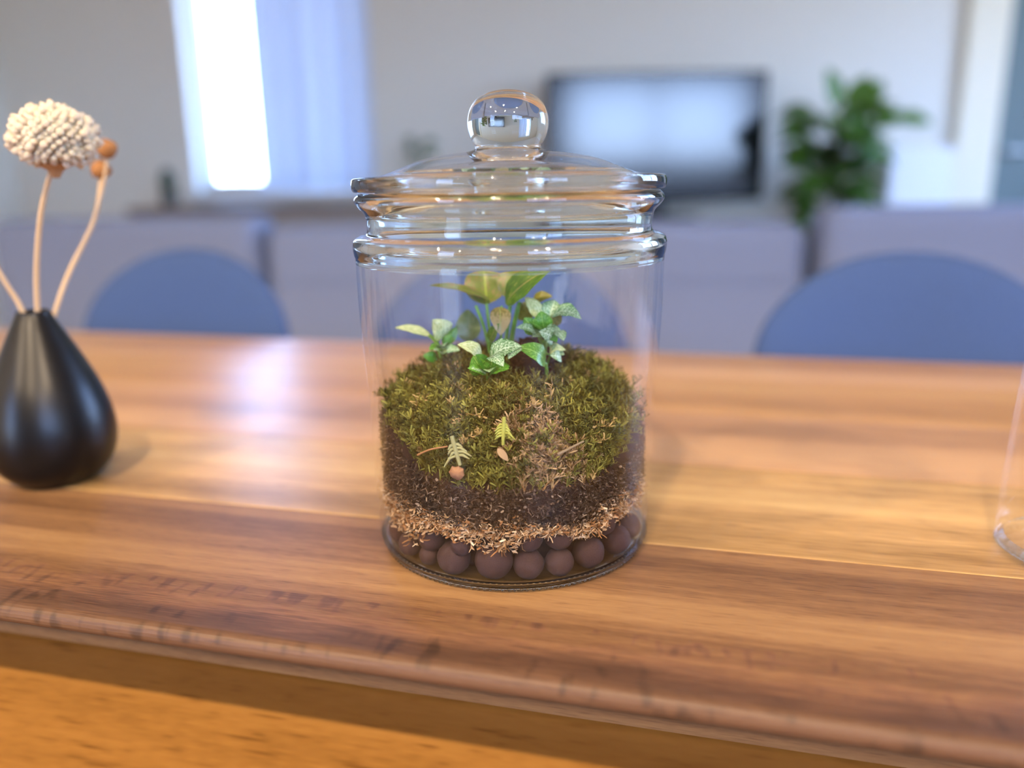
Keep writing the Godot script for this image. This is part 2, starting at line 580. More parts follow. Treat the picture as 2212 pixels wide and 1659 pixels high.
func fabric(c: Color, sd: int) -> StandardMaterial3D:
	var m := mat(c, 0.9, 0.0, 0.3)
	m.rim_enabled = true
	m.rim = 0.25
	m.rim_tint = 0.6
	var t := NoiseTexture2D.new()
	t.width = 256; t.height = 256
	t.noise = noise(0.12, sd)
	t.seamless = true
	var g := Gradient.new()
	g.set_color(0, Color(0.86, 0.86, 0.86)); g.set_color(1, Color(1, 1, 1))
	t.color_ramp = g
	m.albedo_texture = t
	m.uv1_triplanar = true
	m.uv1_scale = Vector3(6, 6, 6)
	return m

func chairs() -> void:
	var blue := fabric(Color(0.265, 0.355, 0.53), 3)
	var dark := mat(Color(0.10, 0.10, 0.11), 0.5)
	var o := thing("dining_chair", "blue-grey round-backed dining chair at the far right of the table", "chair", Vector3.ZERO, TURN, "blue-grey dining chairs along the far side of the table")
	part("backrest", pillow(0.16, 0.392, -0.06, 0.162, 0.130, 0.045, 0.9), blue, o, Vector3(0, 0.45, 0.02), Vector3(-0.12, 0, 0))
	part("seat", rbox(Vector3(0.42, 0.07, 0.40), 0.034), blue, o, Vector3(0, 0.445, 0.20))
	for s in [-1, 1]:
		part("leg", tube([Vector3(0.15 * s, 0.412, 0.08), Vector3(0.19 * s, 0.0, 0.0)], [0.014, 0.010], 10), dark, o)
		part("leg", tube([Vector3(0.15 * s, 0.412, 0.34), Vector3(0.19 * s, 0.0, 0.40)], [0.014, 0.010], 10), dark, o)
	part("back_frame", tube([Vector3(-0.1, 0.42, 0.05), Vector3(-0.1, 0.40, -0.02), Vector3(-0.1, 0.55, -0.04)], [0.01, 0.01], 8), dark, o)
	part("back_frame", tube([Vector3(0.1, 0.42, 0.05), Vector3(0.1, 0.40, -0.02), Vector3(0.1, 0.55, -0.04)], [0.01, 0.01], 8), dark, o)
	o.position = ALONG * 0.294 + ACROSS * -0.585
	for spot in [[-0.17, "blue-grey round-backed dining chair behind the glass jar, seen through it"], [-0.615, "blue-grey round-backed dining chair behind the black vase"]]:
		var r: Node3D = o.duplicate()
		r.name = numbered("dining_chair")
		add_child(r)
		r.position = ALONG * spot[0] + ACROSS * -0.585
		r.set_meta("label", spot[1])

func sofa() -> void:
	var cloth := fabric(Color(0.55, 0.60, 0.71), 9)
	var o := thing("sofa", "long light lilac-grey sectional sofa seen from behind the dining chairs", "sofa", Vector3(0.22, 0, -1.95), TURN * 0.5)
	part("backrest", rbox(Vector3(0.86, 0.62, 0.20), 0.05), cloth, o, Vector3(-1.38, 0.53, 0))
	part("backrest", rbox(Vector3(1.52, 0.60, 0.20), 0.05), cloth, o, Vector3(-0.17, 0.51, 0))
	part("backrest", rbox(Vector3(1.3, 0.64, 0.24), 0.05), cloth, o, Vector3(1.27, 0.53, 0.02))
	part("seam_piping", rbox(Vector3(1.44, 0.012, 0.012), 0.005), cloth, o, Vector3(-0.17, 0.66, 0.102))
	for x in [-1.38, -0.17, 1.27]:
		part("seat_cushion", rbox(Vector3(0.86 if x < -1 else 1.4 if x < 0 else 1.2, 0.20, 0.70), 0.06), cloth, o, Vector3(x, 0.36, -0.46))
	part("base", rbox(Vector3(3.6, 0.20, 0.9), 0.03), cloth, o, Vector3(0.05, 0.16, -0.36))
	for x in [-1.65, 1.75]:
		for z in [-0.75, 0.02]:
			part("leg", tube([Vector3(x, 0.065, z), Vector3(x, 0.0, z)], [0.022, 0.018], 10), mat(Color(0.1, 0.09, 0.08), 0.5), o)

func background_things() -> void:
	var white := mat(Color(0.90, 0.90, 0.89), 0.45)
	# net curtain over the right part of the window
	var net := mat(Color(0.86, 0.90, 0.94), 0.8)
	net.backlight_enabled = true
	net.backlight = Color(0.29, 0.31, 0.345)
	var st := SurfaceTool.new()
	st.begin(Mesh.PRIMITIVE_TRIANGLES)
	var N := 80
	for i in N + 1:
		var x := -1.245 + 0.60 * i / N
		var z := 0.018 * sin(i * 0.42) + 0.012 * sin(i * 0.19 + 1.0)
		for y in [0.925, 2.24]:
			st.add_vertex(Vector3(x, y, -3.80 + z))
	for i in N:
		for m in [2 * i, 2 * i + 1, 2 * i + 3, 2 * i, 2 * i + 3, 2 * i + 2]:
			st.add_index(m)
	st.generate_normals()
	var cur := thing("net_curtain", "pale bluish net curtain hanging in soft folds over the right part of the window", "curtain")
	part("cloth", st.commit(), net, cur)
	part("rail", tube([Vector3(-1.555, 2.235, -3.80), Vector3(-0.665, 2.235, -3.80)], [0.008, 0.008], 10), white, cur)
	# low sideboard under the window
	var side := thing("low_sideboard", "low grey-brown sideboard under the window behind the sofa", "sideboard", Vector3(-1.15, 0, -3.47))
	part("body", rbox(Vector3(1.1, 0.76, 0.36), 0.01), mat(Color(0.62, 0.58, 0.54), 0.6), side, Vector3(0, 0.44, 0))
	part("top_board", rbox(Vector3(1.12, 0.03, 0.40), 0.008), mat(Color(0.50, 0.43, 0.37), 0.5), side, Vector3(0, 0.836, 0))
	for x in [-0.5, 0.5]:
		part("leg", tube([Vector3(x, 0.065, 0.1), Vector3(x, 0, 0.1)], [0.02, 0.015], 8), white, side)
		part("leg", tube([Vector3(x, 0.065, -0.1), Vector3(x, 0, -0.1)], [0.02, 0.015], 8), white, side)
	var cactus := thing("potted_cactus", "small dark green cactus in a grey pot on the sideboard under the window", "plant", Vector3(-1.56, 0.851, -3.40))
	part("pot", lathe([Vector2(0, 0), Vector2(0.032, 0), Vector2(0.042, 0.06), Vector2(0.036, 0.06), Vector2(0.0, 0.05)], 32), mat(Color(0.35, 0.36, 0.35), 0.7), cactus)
	part("stem", lathe(smooth([Vector2(0.022, 0.05), Vector2(0.034, 0.09), Vector2(0.032, 0.14), Vector2(0.016, 0.165), Vector2(0.0, 0.168)], 4), 24), mat(Color(0.20, 0.27, 0.20), 0.8), cactus)
	# television on a white console
	var con := thing("media_console", "long white media console under the television", "console", Vector3(0.535, 0, -3.5))
	part("body", rbox(Vector3(1.40, 0.62, 0.42), 0.012), white, con, Vector3(0, 0.44, 0))
	for x in [-0.462, 0.0, 0.462]:
		part("door", rbox(Vector3(0.452, 0.57, 0.02), 0.006), white, con, Vector3(x, 0.44, 0.216))
	for x in [-0.6, 0.6]:
		for z in [-0.14, 0.14]:
			part("leg", tube([Vector3(x, 0.135, z), Vector3(x, 0.0, z)], [0.02, 0.014], 8), white, con)
	var tv := thing("television", "black flat-screen television mirroring bright windows on the white console", "television", Vector3(0.70, 0.751, -3.60))
	part("screen_frame", rbox(Vector3(1.04, 0.585, 0.05), 0.008), mat(Color(0.015, 0.015, 0.018), 0.35), tv, Vector3(0, 0.38, 0))
	part("screen", rbox(Vector3(1.02, 0.565, 0.006), 0.002), mat(Color(0.012, 0.016, 0.022), 0.14, 0.0, 0.65), tv, Vector3(0, 0.38, 0.0255))
	part("stand", rbox(Vector3(0.10, 0.11, 0.03), 0.006), mat(Color(0.02, 0.02, 0.02), 0.4), tv, Vector3(0, 0.06, 0))
	part("base", rbox(Vector3(0.40, 0.014, 0.22), 0.006), mat(Color(0.02, 0.02, 0.02), 0.4), tv, Vector3(0, 0.007, 0))
	# white cabinet right of the television
	var cab := thing("tall_cabinet", "plain white cabinet against the back wall behind the big plant", "cabinet", Vector3(1.86, 0, -3.54))
	part("body", rbox(Vector3(0.30, 1.06, 0.36), 0.01), white, cab, Vector3(0, 0.53, 0))
	part("door", rbox(Vector3(0.285, 1.0, 0.02), 0.006), white, cab, Vector3(0, 0.54, 0.187))
	part("handle", rbox(Vector3(0.012, 0.12, 0.02), 0.005), mat(Color(0.6, 0.6, 0.6), 0.3, 1.0), cab, Vector3(-0.11, 0.6, 0.206))
	house_plant()

func house_plant() -> void:
	var green := mat(Color(0.26, 0.42, 0.08), 0.5)
	green.backlight_enabled = true
	green.backlight = Color(0.25, 0.35, 0.05)
	var dark := mat(Color(0.19, 0.34, 0.08), 0.5)
	dark.backlight_enabled = true
	dark.backlight = Color(0.12, 0.22, 0.03)
	var bark := mat(Color(0.30, 0.24, 0.16), 0.9)
	var o := thing("house_plant", "big leafy green house plant standing between the sofa and the white cabinet", "plant", Vector3(1.45, 0, -3.28))
	o.scale = Vector3(1.06, 1.02, 1.06)
	part("pot", lathe(smooth([Vector2(0.0, 0.0), Vector2(0.12, 0.0), Vector2(0.14, 0.02), Vector2(0.17, 0.34), Vector2(0.16, 0.35), Vector2(0.14, 0.32), Vector2(0.0, 0.31)], 2), 40), mat(Color(0.78, 0.76, 0.72), 0.6), o)
	part("trunk", tube(smooth([Vector3(0, 0.3, 0), Vector3(-0.02, 0.6, 0.0), Vector3(0.01, 0.9, 0.01), Vector3(0.0, 1.2, 0)], 4), [0.018, 0.010], 10), bark, o)
	part("branch", tube(smooth([Vector3(0, 0.95, 0), Vector3(0.1, 1.1, 0.02), Vector3(0.24, 1.16, 0.03)], 4), [0.010, 0.006], 8), bark, o)
	part("branch", tube(smooth([Vector3(0, 0.9, 0), Vector3(-0.08, 1.0, 0.04), Vector3(-0.15, 1.08, 0.05)], 4), [0.010, 0.006], 8), bark, o)
	var r2 := RandomNumberGenerator.new()
	r2.seed = 21
	# crown: leaf roots around the stem with a gap to the right of the top
	var spots := []
	for i in 110:
		var y := r2.randf_range(0.70, 1.19)
		var a := r2.randf() * TAU
		var reach := r2.randf_range(0.02, 0.10)
		spots.append([Vector3(cos(a) * reach - 0.02, y, sin(a) * reach), a])
	for i in spots.size():
		var b: Vector3 = spots[i][0]
		var a: float = spots[i][1]
		var L := r2.randf_range(0.13, 0.18)
		var rise := r2.randf_range(-0.6, 0.5)
		var tip := b + Vector3(cos(a), rise, sin(a)).normalized() * L
		if tip.x > 0.02 and tip.y > 1.1 and tip.y < 1.24 and tip.x < 0.1:
			tip.y -= 0.16
		part("leaf", leaf(b, tip, L * 0.62, Vector3(cos(a) * 0.3, 1, sin(a) * 0.3 + 0.5), 0.015, 0.25, 0.05, 0.45, 4, 8), green if r2.randf() < 0.6 else dark, o)
	for p in [[Vector3(0.20, 1.15, 0.03), Vector3(0.36, 1.13, 0.04)], [Vector3(0.12, 1.12, 0.02), Vector3(0.26, 1.17, 0.03)], [Vector3(-0.02, 1.2, 0), Vector3(-0.08, 1.36, 0.02)], [Vector3(0.02, 1.2, 0), Vector3(0.10, 1.33, 0.02)], [Vector3(0.08, 1.2, 0.02), Vector3(0.15, 1.31, 0.02)], [Vector3(-0.14, 1.07, 0.05), Vector3(-0.27, 1.12, 0.06)], [Vector3(-0.12, 1.05, 0.05), Vector3(-0.22, 1.0, 0.06)]]:
		part("leaf", leaf(p[0], p[1], 0.085, Vector3(0, 0.6, 0.8), 0.015, 0.25, 0.05, 0.45, 4, 8), green, o)
	# small plant on the left end of the console
	var s := thing("small_plant", "small dark-leaved plant standing left of the television, peeping past the jar lid", "plant", Vector3(-0.40, 0.752, -3.40))
	var ps := thing("plant_stand", "slim white plant stand behind the jar carrying the small dark-leaved plant", "stand", Vector3(-0.40, 0, -3.40))
	part("top_disc", lathe([Vector2(0.0, 0.725), Vector2(0.115, 0.725), Vector2(0.12, 0.73), Vector2(0.12, 0.746), Vector2(0.116, 0.75), Vector2(0.0, 0.75)], 40), white_pot(), ps)
	for k in 3:
		var a := TAU * k / 3.0
		part("leg", tube([Vector3(cos(a) * 0.08, 0.726, sin(a) * 0.08), Vector3(cos(a) * 0.12, 0.0, sin(a) * 0.12)], [0.012, 0.009], 8), white_pot(), ps)
	part("pot", lathe([Vector2(0.0, 0.0), Vector2(0.048, 0.0), Vector2(0.051, 0.003), Vector2(0.064, 0.108), Vector2(0.061, 0.11), Vector2(0.058, 0.11), Vector2(0.056, 0.10), Vector2(0.0, 0.10)], 32), white_pot(), s)
	for i in 12:
		var a := r2.randf() * TAU
		var b := Vector3(0, 0.10, 0)
		var top := Vector3(cos(a) * 0.05 - 0.03, r2.randf_range(0.26, 0.38), sin(a) * 0.08)
		part("stem", tube([b, (b + top) / 2 + Vector3(0, 0.03, 0), top], [0.003, 0.002], 6), dark, s)
		part("leaf", leaf(top, top + Vector3(cos(a) * 0.06, r2.randf_range(-0.05, 0.03), sin(a) * 0.06), 0.05, Vector3(0, 0.7, 0.7), 0.008, 0.2, 0.0, 0.45, 4, 6), dark, s)

func white_pot() -> StandardMaterial3D:
	return mat(Color(0.85, 0.84, 0.82), 0.5)

func vase() -> void:
	var at := Vector3(-0.2707, TOP, -0.085)
	var o := thing("bud_vase", "small matte black teardrop vase holding dried flower stems at the left of the table", "vase", at)
	var black := mat(Color(0.022, 0.025, 0.033), 0.33, 0.0, 0.42)
	part("body", lathe(smooth([Vector2(0.0, 0.0), Vector2(0.0175, 0.0), Vector2(0.024, 0.0035), Vector2(0.031, 0.012), Vector2(0.0345, 0.024), Vector2(0.034, 0.038), Vector2(0.0295, 0.055), Vector2(0.0225, 0.0715), Vector2(0.0145, 0.088), Vector2(0.0092, 0.0985), Vector2(0.0088, 0.1005), Vector2(0.0076, 0.1005), Vector2(0.0074, 0.098), Vector2(0.012, 0.087), Vector2(0.0, 0.070)], 5), 72), black, o)
	var straw := mat(Color(0.72, 0.62, 0.49), 0.8)
	var cream := mat(Color(0.76, 0.71, 0.62), 0.9)
	cream.subsurf_scatter_enabled = true
	cream.subsurf_scatter_strength = 0.15
	# the white globe
	var f := thing("dried_flower", "cream dried globe flower on a pale stem in the black vase", "dried flower", at + Vector3(0.0, 0.085, 0))
	var head := Vector3(0.0388, 0.1075, 0.022)
	part("stem", tube(smooth([Vector3(0.001, -0.008, 0), Vector3(0.009, 0.033, 0.007), Vector3(0.0225, 0.070, 0.016), Vector3(0.0362, 0.095, 0.022)], 5), [0.0017, 0.0013], 10), straw, f)
	var st := SurfaceTool.new()
	st.begin(Mesh.PRIMITIVE_TRIANGLES)
	var ball := SphereMesh.new()
	ball.radius = 1.0; ball.height = 2.0; ball.radial_segments = 8; ball.rings = 5
	var n := 330
	for i in n:
		var y := 1.0 - 2.0 * (i + 0.5) / n
		var a := i * 2.39996
		var d := Vector3(sqrt(1 - y * y) * cos(a), y, sqrt(1 - y * y) * sin(a))
		if d.y < -0.86:
			continue
		var p := head + Vector3(d.x * 0.0182, d.y * 0.0142, d.z * 0.0182) * rng.randf_range(0.90, 1.10)
		var s := rng.randf_range(0.0011, 0.0021)
		var bs := Basis(Quaternion(Vector3.UP, (d + Vector3(rng.randfn(0, 0.25), rng.randfn(0, 0.25), rng.randfn(0, 0.25))).normalized())) * Basis.from_scale(Vector3(s, s * 1.9, s))
		st.append_from(ball, 0, Transform3D(bs, p))
	var core := SphereMesh.new()
	core.radius = 1.0; core.height = 2.0; core.radial_segments = 24; core.rings = 12
	st.append_from(core, 0, Transform3D(Basis.from_scale(Vector3(0.0172, 0.0132, 0.0172)), head))
	part("flower_head", st.commit(), cream, f)
	part("calyx", lathe(smooth([Vector2(0.0016, -0.004), Vector2(0.004, 0.0), Vector2(0.009, 0.003), Vector2(0.0, 0.005)], 3), 16), mat(Color(0.62, 0.46, 0.30), 0.9), f, head + Vector3(-0.002, -0.0160, 0.0))
	# stem with two brown seed pods
	var g := thing("dried_seed_stem", "dried pale stem with two small brown seed pods behind the cream flower", "dried flower", at + Vector3(0.0, 0.085, 0))
	part("stem", tube(smooth([Vector3(0.002, -0.008, -0.001), Vector3(0.010, 0.030, -0.02), Vector3(0.0215, 0.064, -0.04), Vector3(0.024, 0.088, -0.05)], 5), [0.0015, 0.0012], 8), straw, g)
	part("stem", tube(smooth([Vector3(0.0215, 0.064, -0.04), Vector3(0.0285, 0.085, -0.043), Vector3(0.0315, 0.100, -0.045)], 4), [0.001, 0.0008], 8), straw, g)
	var brown := mat(Color(0.56, 0.38, 0.20), 0.8)
	var pod := lathe(smooth([Vector2(0.0, -0.006), Vector2(0.0045, -0.003), Vector2(0.0055, 0.002), Vector2(0.004, 0.0052), Vector2(0.0, 0.005)], 4), 20)
	part("seed_pod", pod, brown, g, Vector3(0.0320, 0.1045, -0.045), Vector3(0.2, 0, -0.6))
	part("seed_pod", pod, brown, g, Vector3(0.0242, 0.0930, -0.05), Vector3(-0.3, 0, -0.9))
	var h := thing("dried_twig", "dried pale twig leaning left out of the black vase", "dried flower", at + Vector3(0.0, 0.085, 0))
	part("stem", tube(smooth([Vector3(-0.0005, -0.006, 0.001), Vector3(-0.0045, 0.018, 0.003), Vector3(-0.0085, 0.033, 0.007), Vector3(-0.012, 0.055, 0.014)], 5), [0.0017, 0.0013], 10), straw, h)

func glass(tint := Color(0.97, 1.0, 0.985)) -> StandardMaterial3D:
	var m := mat(Color(tint.r, tint.g, tint.b, 0.0), 0.0)
	m.refraction_enabled = true
	m.refraction_scale = 0.05
	return m

func tumbler() -> void:
	var o := thing("drinking_glass", "clear tall drinking glass standing at the right end of the table, cut by the frame", "glass", Vector3(0.2535, TOP, 0.036))
	var sheet := mat(Color(1, 1, 1, 0.0), 0.0, 0.0, 0.38)
	sheet.transparency = BaseMaterial3D.TRANSPARENCY_ALPHA
	part("foot", lathe(smooth([Vector2(0.0, 0.0008), Vector2(0.026, 0.0), Vector2(0.0318, 0.0012), Vector2(0.0338, 0.0035)], 4) + smooth([Vector2(0.0337, 0.0045), Vector2(0.0327, 0.0045), Vector2(0.0315, 0.0032), Vector2(0.028, 0.0026), Vector2(0.0, 0.0025)], 4), 96), sheet, o)
	var wall := SurfaceTool.new()
	wall.begin(Mesh.PRIMITIVE_TRIANGLES)
	wall.append_from(lathe(smooth([Vector2(0.0337, 0.0045), Vector2(0.0335, 0.03), Vector2(0.0320, 0.07), Vector2(0.0290, 0.12)], 6), 96), 0, Transform3D())
	wall.append_from(lathe(smooth([Vector2(0.0278, 0.12), Vector2(0.0308, 0.07), Vector2(0.0323, 0.03), Vector2(0.0327, 0.0045)], 6), 96), 0, Transform3D())
	wall.append_from(lathe([Vector2(0.0290, 0.12), Vector2(0.0284, 0.1205), Vector2(0.0278, 0.12)], 96), 0, Transform3D())
	part("wall", wall.commit(), sheet, o)
	var bead := []
	for k in 12:
		bead.append(Vector2(0.0318 + 0.0018 * cos(-TAU * k / 12 - PI / 2), 0.0046 + 0.0018 * sin(TAU * k / 12)))
	bead.reverse()
	part("foot_ring", lathe(bead, 96, true), glass(), o)

func jar() -> void:
	var o := thing("glass_jar", "round clear glass jar holding the moss terrarium in the centre of the table", "jar", Vector3(0, TOP, 0))
	var outer := smooth([Vector2(0.0, 0.0012), Vector2(0.050, 0.0012), Vector2(0.0575, 0.0), Vector2(0.0610, 0.0006), Vector2(0.0633, 0.0026), Vector2(0.0645, 0.0065), Vector2(0.0651, 0.0136), Vector2(0.0658, 0.0333), Vector2(0.0662, 0.0531), Vector2(0.0667, 0.0752), Vector2(0.0677, 0.0957), Vector2(0.0685, 0.1104), Vector2(0.0688, 0.1278), Vector2(0.0688, 0.1345), Vector2(0.0693, 0.1365), Vector2(0.0697, 0.1400), Vector2(0.0690, 0.1428), Vector2(0.0668, 0.1443), Vector2(0.0638, 0.1452), Vector2(0.0631, 0.1470), Vector2(0.0632, 0.1505), Vector2(0.0640, 0.1540), Vector2(0.0664, 0.1566), Vector2(0.0679, 0.1588), Vector2(0.0678, 0.1605), Vector2(0.0668, 0.1618), Vector2(0.0655, 0.1626), Vector2(0.0635, 0.1626)], 4)
	var inner := smooth([Vector2(0.0625, 0.1618), Vector2(0.0606, 0.1580), Vector2(0.0600, 0.1530), Vector2(0.0598, 0.1470), Vector2(0.0606, 0.1440), Vector2(0.0640, 0.1415), Vector2(0.0660, 0.1385), Vector2(0.0664, 0.1330), Vector2(0.0664, 0.1278), Vector2(0.0661, 0.1104), Vector2(0.0653, 0.0957), Vector2(0.0643, 0.0752), Vector2(0.0638, 0.0531), Vector2(0.0634, 0.0333), Vector2(0.0629, 0.0136), Vector2(0.0624, 0.0068), Vector2(0.0612, 0.0040), Vector2(0.0580, 0.0029), Vector2(0.0540, 0.0027), Vector2(0.0, 0.0027)], 4)
	# the thin wall between the foot and the shoulder, and the thick foot and rim
	var low := func(p): return p.y < 0.0050
	var high := func(p): return p.y > 0.1330
	var mid := func(p): return p.y >= 0.0050 and p.y <= 0.1330
	var foot := outer.filter(low) + [Vector2(0.0642, 0.0050), Vector2(0.0618, 0.0050)] + inner.filter(low)
	var rim := [Vector2(0.0688, 0.1330)] + outer.filter(high) + inner.filter(high) + [Vector2(0.0664, 0.1330), Vector2(0.0688, 0.1330)]
	var sheet := mat(Color(1, 1, 1, 0.0), 0.0, 0.0, 0.38)
	sheet.transparency = BaseMaterial3D.TRANSPARENCY_ALPHA
	part("foot", lathe(foot, 128), glass(), o)
	var knurl := SurfaceTool.new()
	knurl.begin(Mesh.PRIMITIVE_TRIANGLES)
	var nub := SphereMesh.new()
	nub.radius = 1.0; nub.height = 2.0; nub.radial_segments = 8; nub.rings = 4
	for k in 150:
		var a := TAU * k / 150.0
		knurl.append_from(nub, 0, Transform3D(Basis(Vector3.UP, a) * Basis.from_scale(Vector3(0.0009, 0.0010, 0.0007)), Vector3(sin(a) * 0.0622, 0.0016, cos(a) * 0.0622)))
	part("knurled_ring", knurl.commit(), glass(), o).set_meta("kind", "stuff")
	part("shoulder_and_rim", lathe(rim, 128), glass(), o)
	var wall := SurfaceTool.new()
	wall.begin(Mesh.PRIMITIVE_TRIANGLES)
	wall.append_from(lathe([Vector2(0.0642, 0.0050)] + outer.filter(mid) + [Vector2(0.0688, 0.1330)], 128), 0, Transform3D())
	wall.append_from(lathe([Vector2(0.0664, 0.1330)] + inner.filter(mid) + [Vector2(0.0618, 0.0050)], 128), 0, Transform3D())
	part("wall", wall.commit(), sheet, o)
	var l := thing("jar_lid", "domed clear glass lid with a round glass knob on top of the jar", "lid", Vector3(0, TOP, 0))
	var ring := smooth([Vector2(0.0515, 0.1686), Vector2(0.0538, 0.1672), Vector2(0.0548, 0.1650), Vector2(0.0555, 0.1602), Vector2(0.0580, 0.1600), Vector2(0.0590, 0.1630), Vector2(0.0620, 0.1632), Vector2(0.0670, 0.1630), Vector2(0.0684, 0.1638), Vector2(0.0688, 0.1655), Vector2(0.0687, 0.1675), Vector2(0.0680, 0.1688), Vector2(0.0650, 0.1692), Vector2(0.0580, 0.1694), Vector2(0.0515, 0.1715)], 4)
	var over := smooth([Vector2(0.0515, 0.1715), Vector2(0.0450, 0.1741), Vector2(0.0383, 0.1764), Vector2(0.0280, 0.1784), Vector2(0.0185, 0.1795)], 4)
	var under := smooth([Vector2(0.0155, 0.1754), Vector2(0.0280, 0.1742), Vector2(0.0375, 0.1728), Vector2(0.0450, 0.1710), Vector2(0.0515, 0.1686)], 4)
	var knob := smooth([Vector2(0.0, 0.1757), Vector2(0.0155, 0.1754)], 3) + smooth([Vector2(0.0185, 0.1795), Vector2(0.0150, 0.1806), Vector2(0.0146, 0.1818), Vector2(0.0155, 0.1836), Vector2(0.0167, 0.1862), Vector2(0.0176, 0.1900), Vector2(0.0175, 0.1940), Vector2(0.0160, 0.1985), Vector2(0.0130, 0.2018), Vector2(0.0085, 0.2040), Vector2(0.0040, 0.2050), Vector2(0.0, 0.2051)], 4)
	part("lid_rim", lathe(ring, 128, true), glass(), l)
	part("knob", lathe(knob, 128), glass(), l)
	var dome := SurfaceTool.new()
	dome.begin(Mesh.PRIMITIVE_TRIANGLES)
	dome.append_from(lathe(over, 128), 0, Transform3D())
	dome.append_from(lathe(under, 128), 0, Transform3D())
	part("dome", dome.commit(), sheet, l)

# ------------------------------------------------------------------ inside the jar
func around_jar(table_: Array, deg: float) -> float:
	for i in table_.size() - 1:
		var a: Array = table_[i]
		var b: Array = table_[i + 1]
		if deg <= b[0]:
			return lerpf(a[1], b[1], smoothstep(0.0, 1.0, clampf((deg - a[0]) / (b[0] - a[0]), 0.0, 1.0)))
	return table_[-1][1]

const EDGE := [[-180, 0.066], [-110, 0.063], [-75, 0.061], [-53, 0.054], [-40, 0.047], [-20, 0.043], [0, 0.044], [20, 0.043], [35, 0.044], [50, 0.046], [70, 0.049], [100, 0.060], [180, 0.066]]
const CHIP_LOW := [[-180, 0.018], [-60, 0.019], [-47, 0.0165], [-33, 0.024], [-24, 0.0215], [-10, 0.0195], [0, 0.020], [6, 0.0245], [16, 0.025], [25, 0.0215], [36, 0.022], [52, 0.0245], [70, 0.023], [180, 0.018]]
const CHIP_TOP := [[-180, 0.028], [-56, 0.0305], [-40, 0.0312], [-27, 0.030], [-10, 0.0308], [0, 0.0308], [15, 0.027], [28, 0.0262], [43, 0.0325], [67, 0.033], [180, 0.028]]

func mound(x: float, z: float) -> float:
	var r := minf(sqrt(x * x + z * z) / 0.0615, 1.0)
	var e := around_jar(EDGE, rad_to_deg(atan2(x, z)))
	var h := e + (0.0800 - e) * (1.0 - pow(r, 1.8))
	h -= 0.009 * exp(-((x - 0.006) * (x - 0.006) + (z - 0.001) * (z - 0.001)) / 0.00024)
	return h

func flake(l: float, w: float, curl: float) -> ArrayMesh:
	var st := SurfaceTool.new()
	st.begin(Mesh.PRIMITIVE_TRIANGLES)
	for i in 5:
		var t := i / 4.0
		var a := (t - 0.5) * curl
		var p := Vector3(sin(a) * l / maxf(curl, 0.1), (1.0 - cos(a)) * l / maxf(curl, 0.1), 0) if curl > 0.1 else Vector3((t - 0.5) * l, 0, 0)
		var hw := w * 0.5 * (0.35 + 0.65 * sin(PI * (0.15 + 0.7 * t)))
		st.add_vertex(p + Vector3(0, 0, hw))
		st.add_vertex(p - Vector3(0, 0, hw))
	for i in 4:
		for m in [2 * i, 2 * i + 1, 2 * i + 3, 2 * i, 2 * i + 3, 2 * i + 2]:
			st.add_index(m)
	st.generate_normals()
	return st.commit()

# one feathery moss shoot along +y, about 1 unit long
func shoot(sd: int, leaflets: int, lean: float, spread_: float) -> ArrayMesh:
	var r := RandomNumberGenerator.new()
	r.seed = sd
	var st := SurfaceTool.new()
	st.begin(Mesh.PRIMITIVE_TRIANGLES)
	var spine := func(t: float): return Vector3(lean * t * t, t * (1.0 - 0.15 * t), lean * 0.3 * sin(t * 3.0))
	for i in 4:
		var a: Vector3 = spine.call(i / 4.0)
		var b: Vector3 = spine.call((i + 1) / 4.0)
		var w := 0.035 * (1.0 - i * 0.2)
		for q in [Vector3(w, 0, 0), Vector3(0, 0, w)]:
			for p in [a - q, a + q, b + q * 0.8, a - q, b + q * 0.8, b - q * 0.8]:
				st.set_color(Color(0.75, 0.62, 0.45))
				st.add_vertex(p)
	for i in leaflets:
		var t := 0.10 + 0.90 * (i + 0.5) / leaflets
		var p: Vector3 = spine.call(t)
		var az := i * 2.4 + r.randf() * 0.8
		var out := Vector3(cos(az), r.randf_range(0.7, 1.5), sin(az)).normalized()
		var length: float = spread_ * (1.15 - 0.65 * t) * r.randf_range(0.7, 1.25)
		var wide := out.cross(Vector3(r.randf() - 0.5, r.randf() - 0.5, r.randf() - 0.5)).normalized() * length * 0.07
		var sag := Vector3(-out.x, -1.0, -out.z) * length * r.randf_range(0.05, 0.30)
		var m := p + out * length * 0.40 - sag * 0.15
		var n2 := p + out * length * 0.78 + sag * 0.35
		var e := p + out * length * 0.98 + sag * 1.6
		var vary := r.randf_range(0.75, 1.3)
		var tint := Color(vary, vary, vary)
		for v in [p - wide * 0.6, p + wide * 0.6, m + wide, p - wide * 0.6, m + wide, m - wide, m - wide, m + wide, n2 + wide * 0.8, m - wide, n2 + wide * 0.8, n2 - wide * 0.8, n2 - wide * 0.8, n2 + wide * 0.8, e]:
			st.set_color(tint)
			st.add_vertex(v)
	st.generate_normals()
	return st.commit()

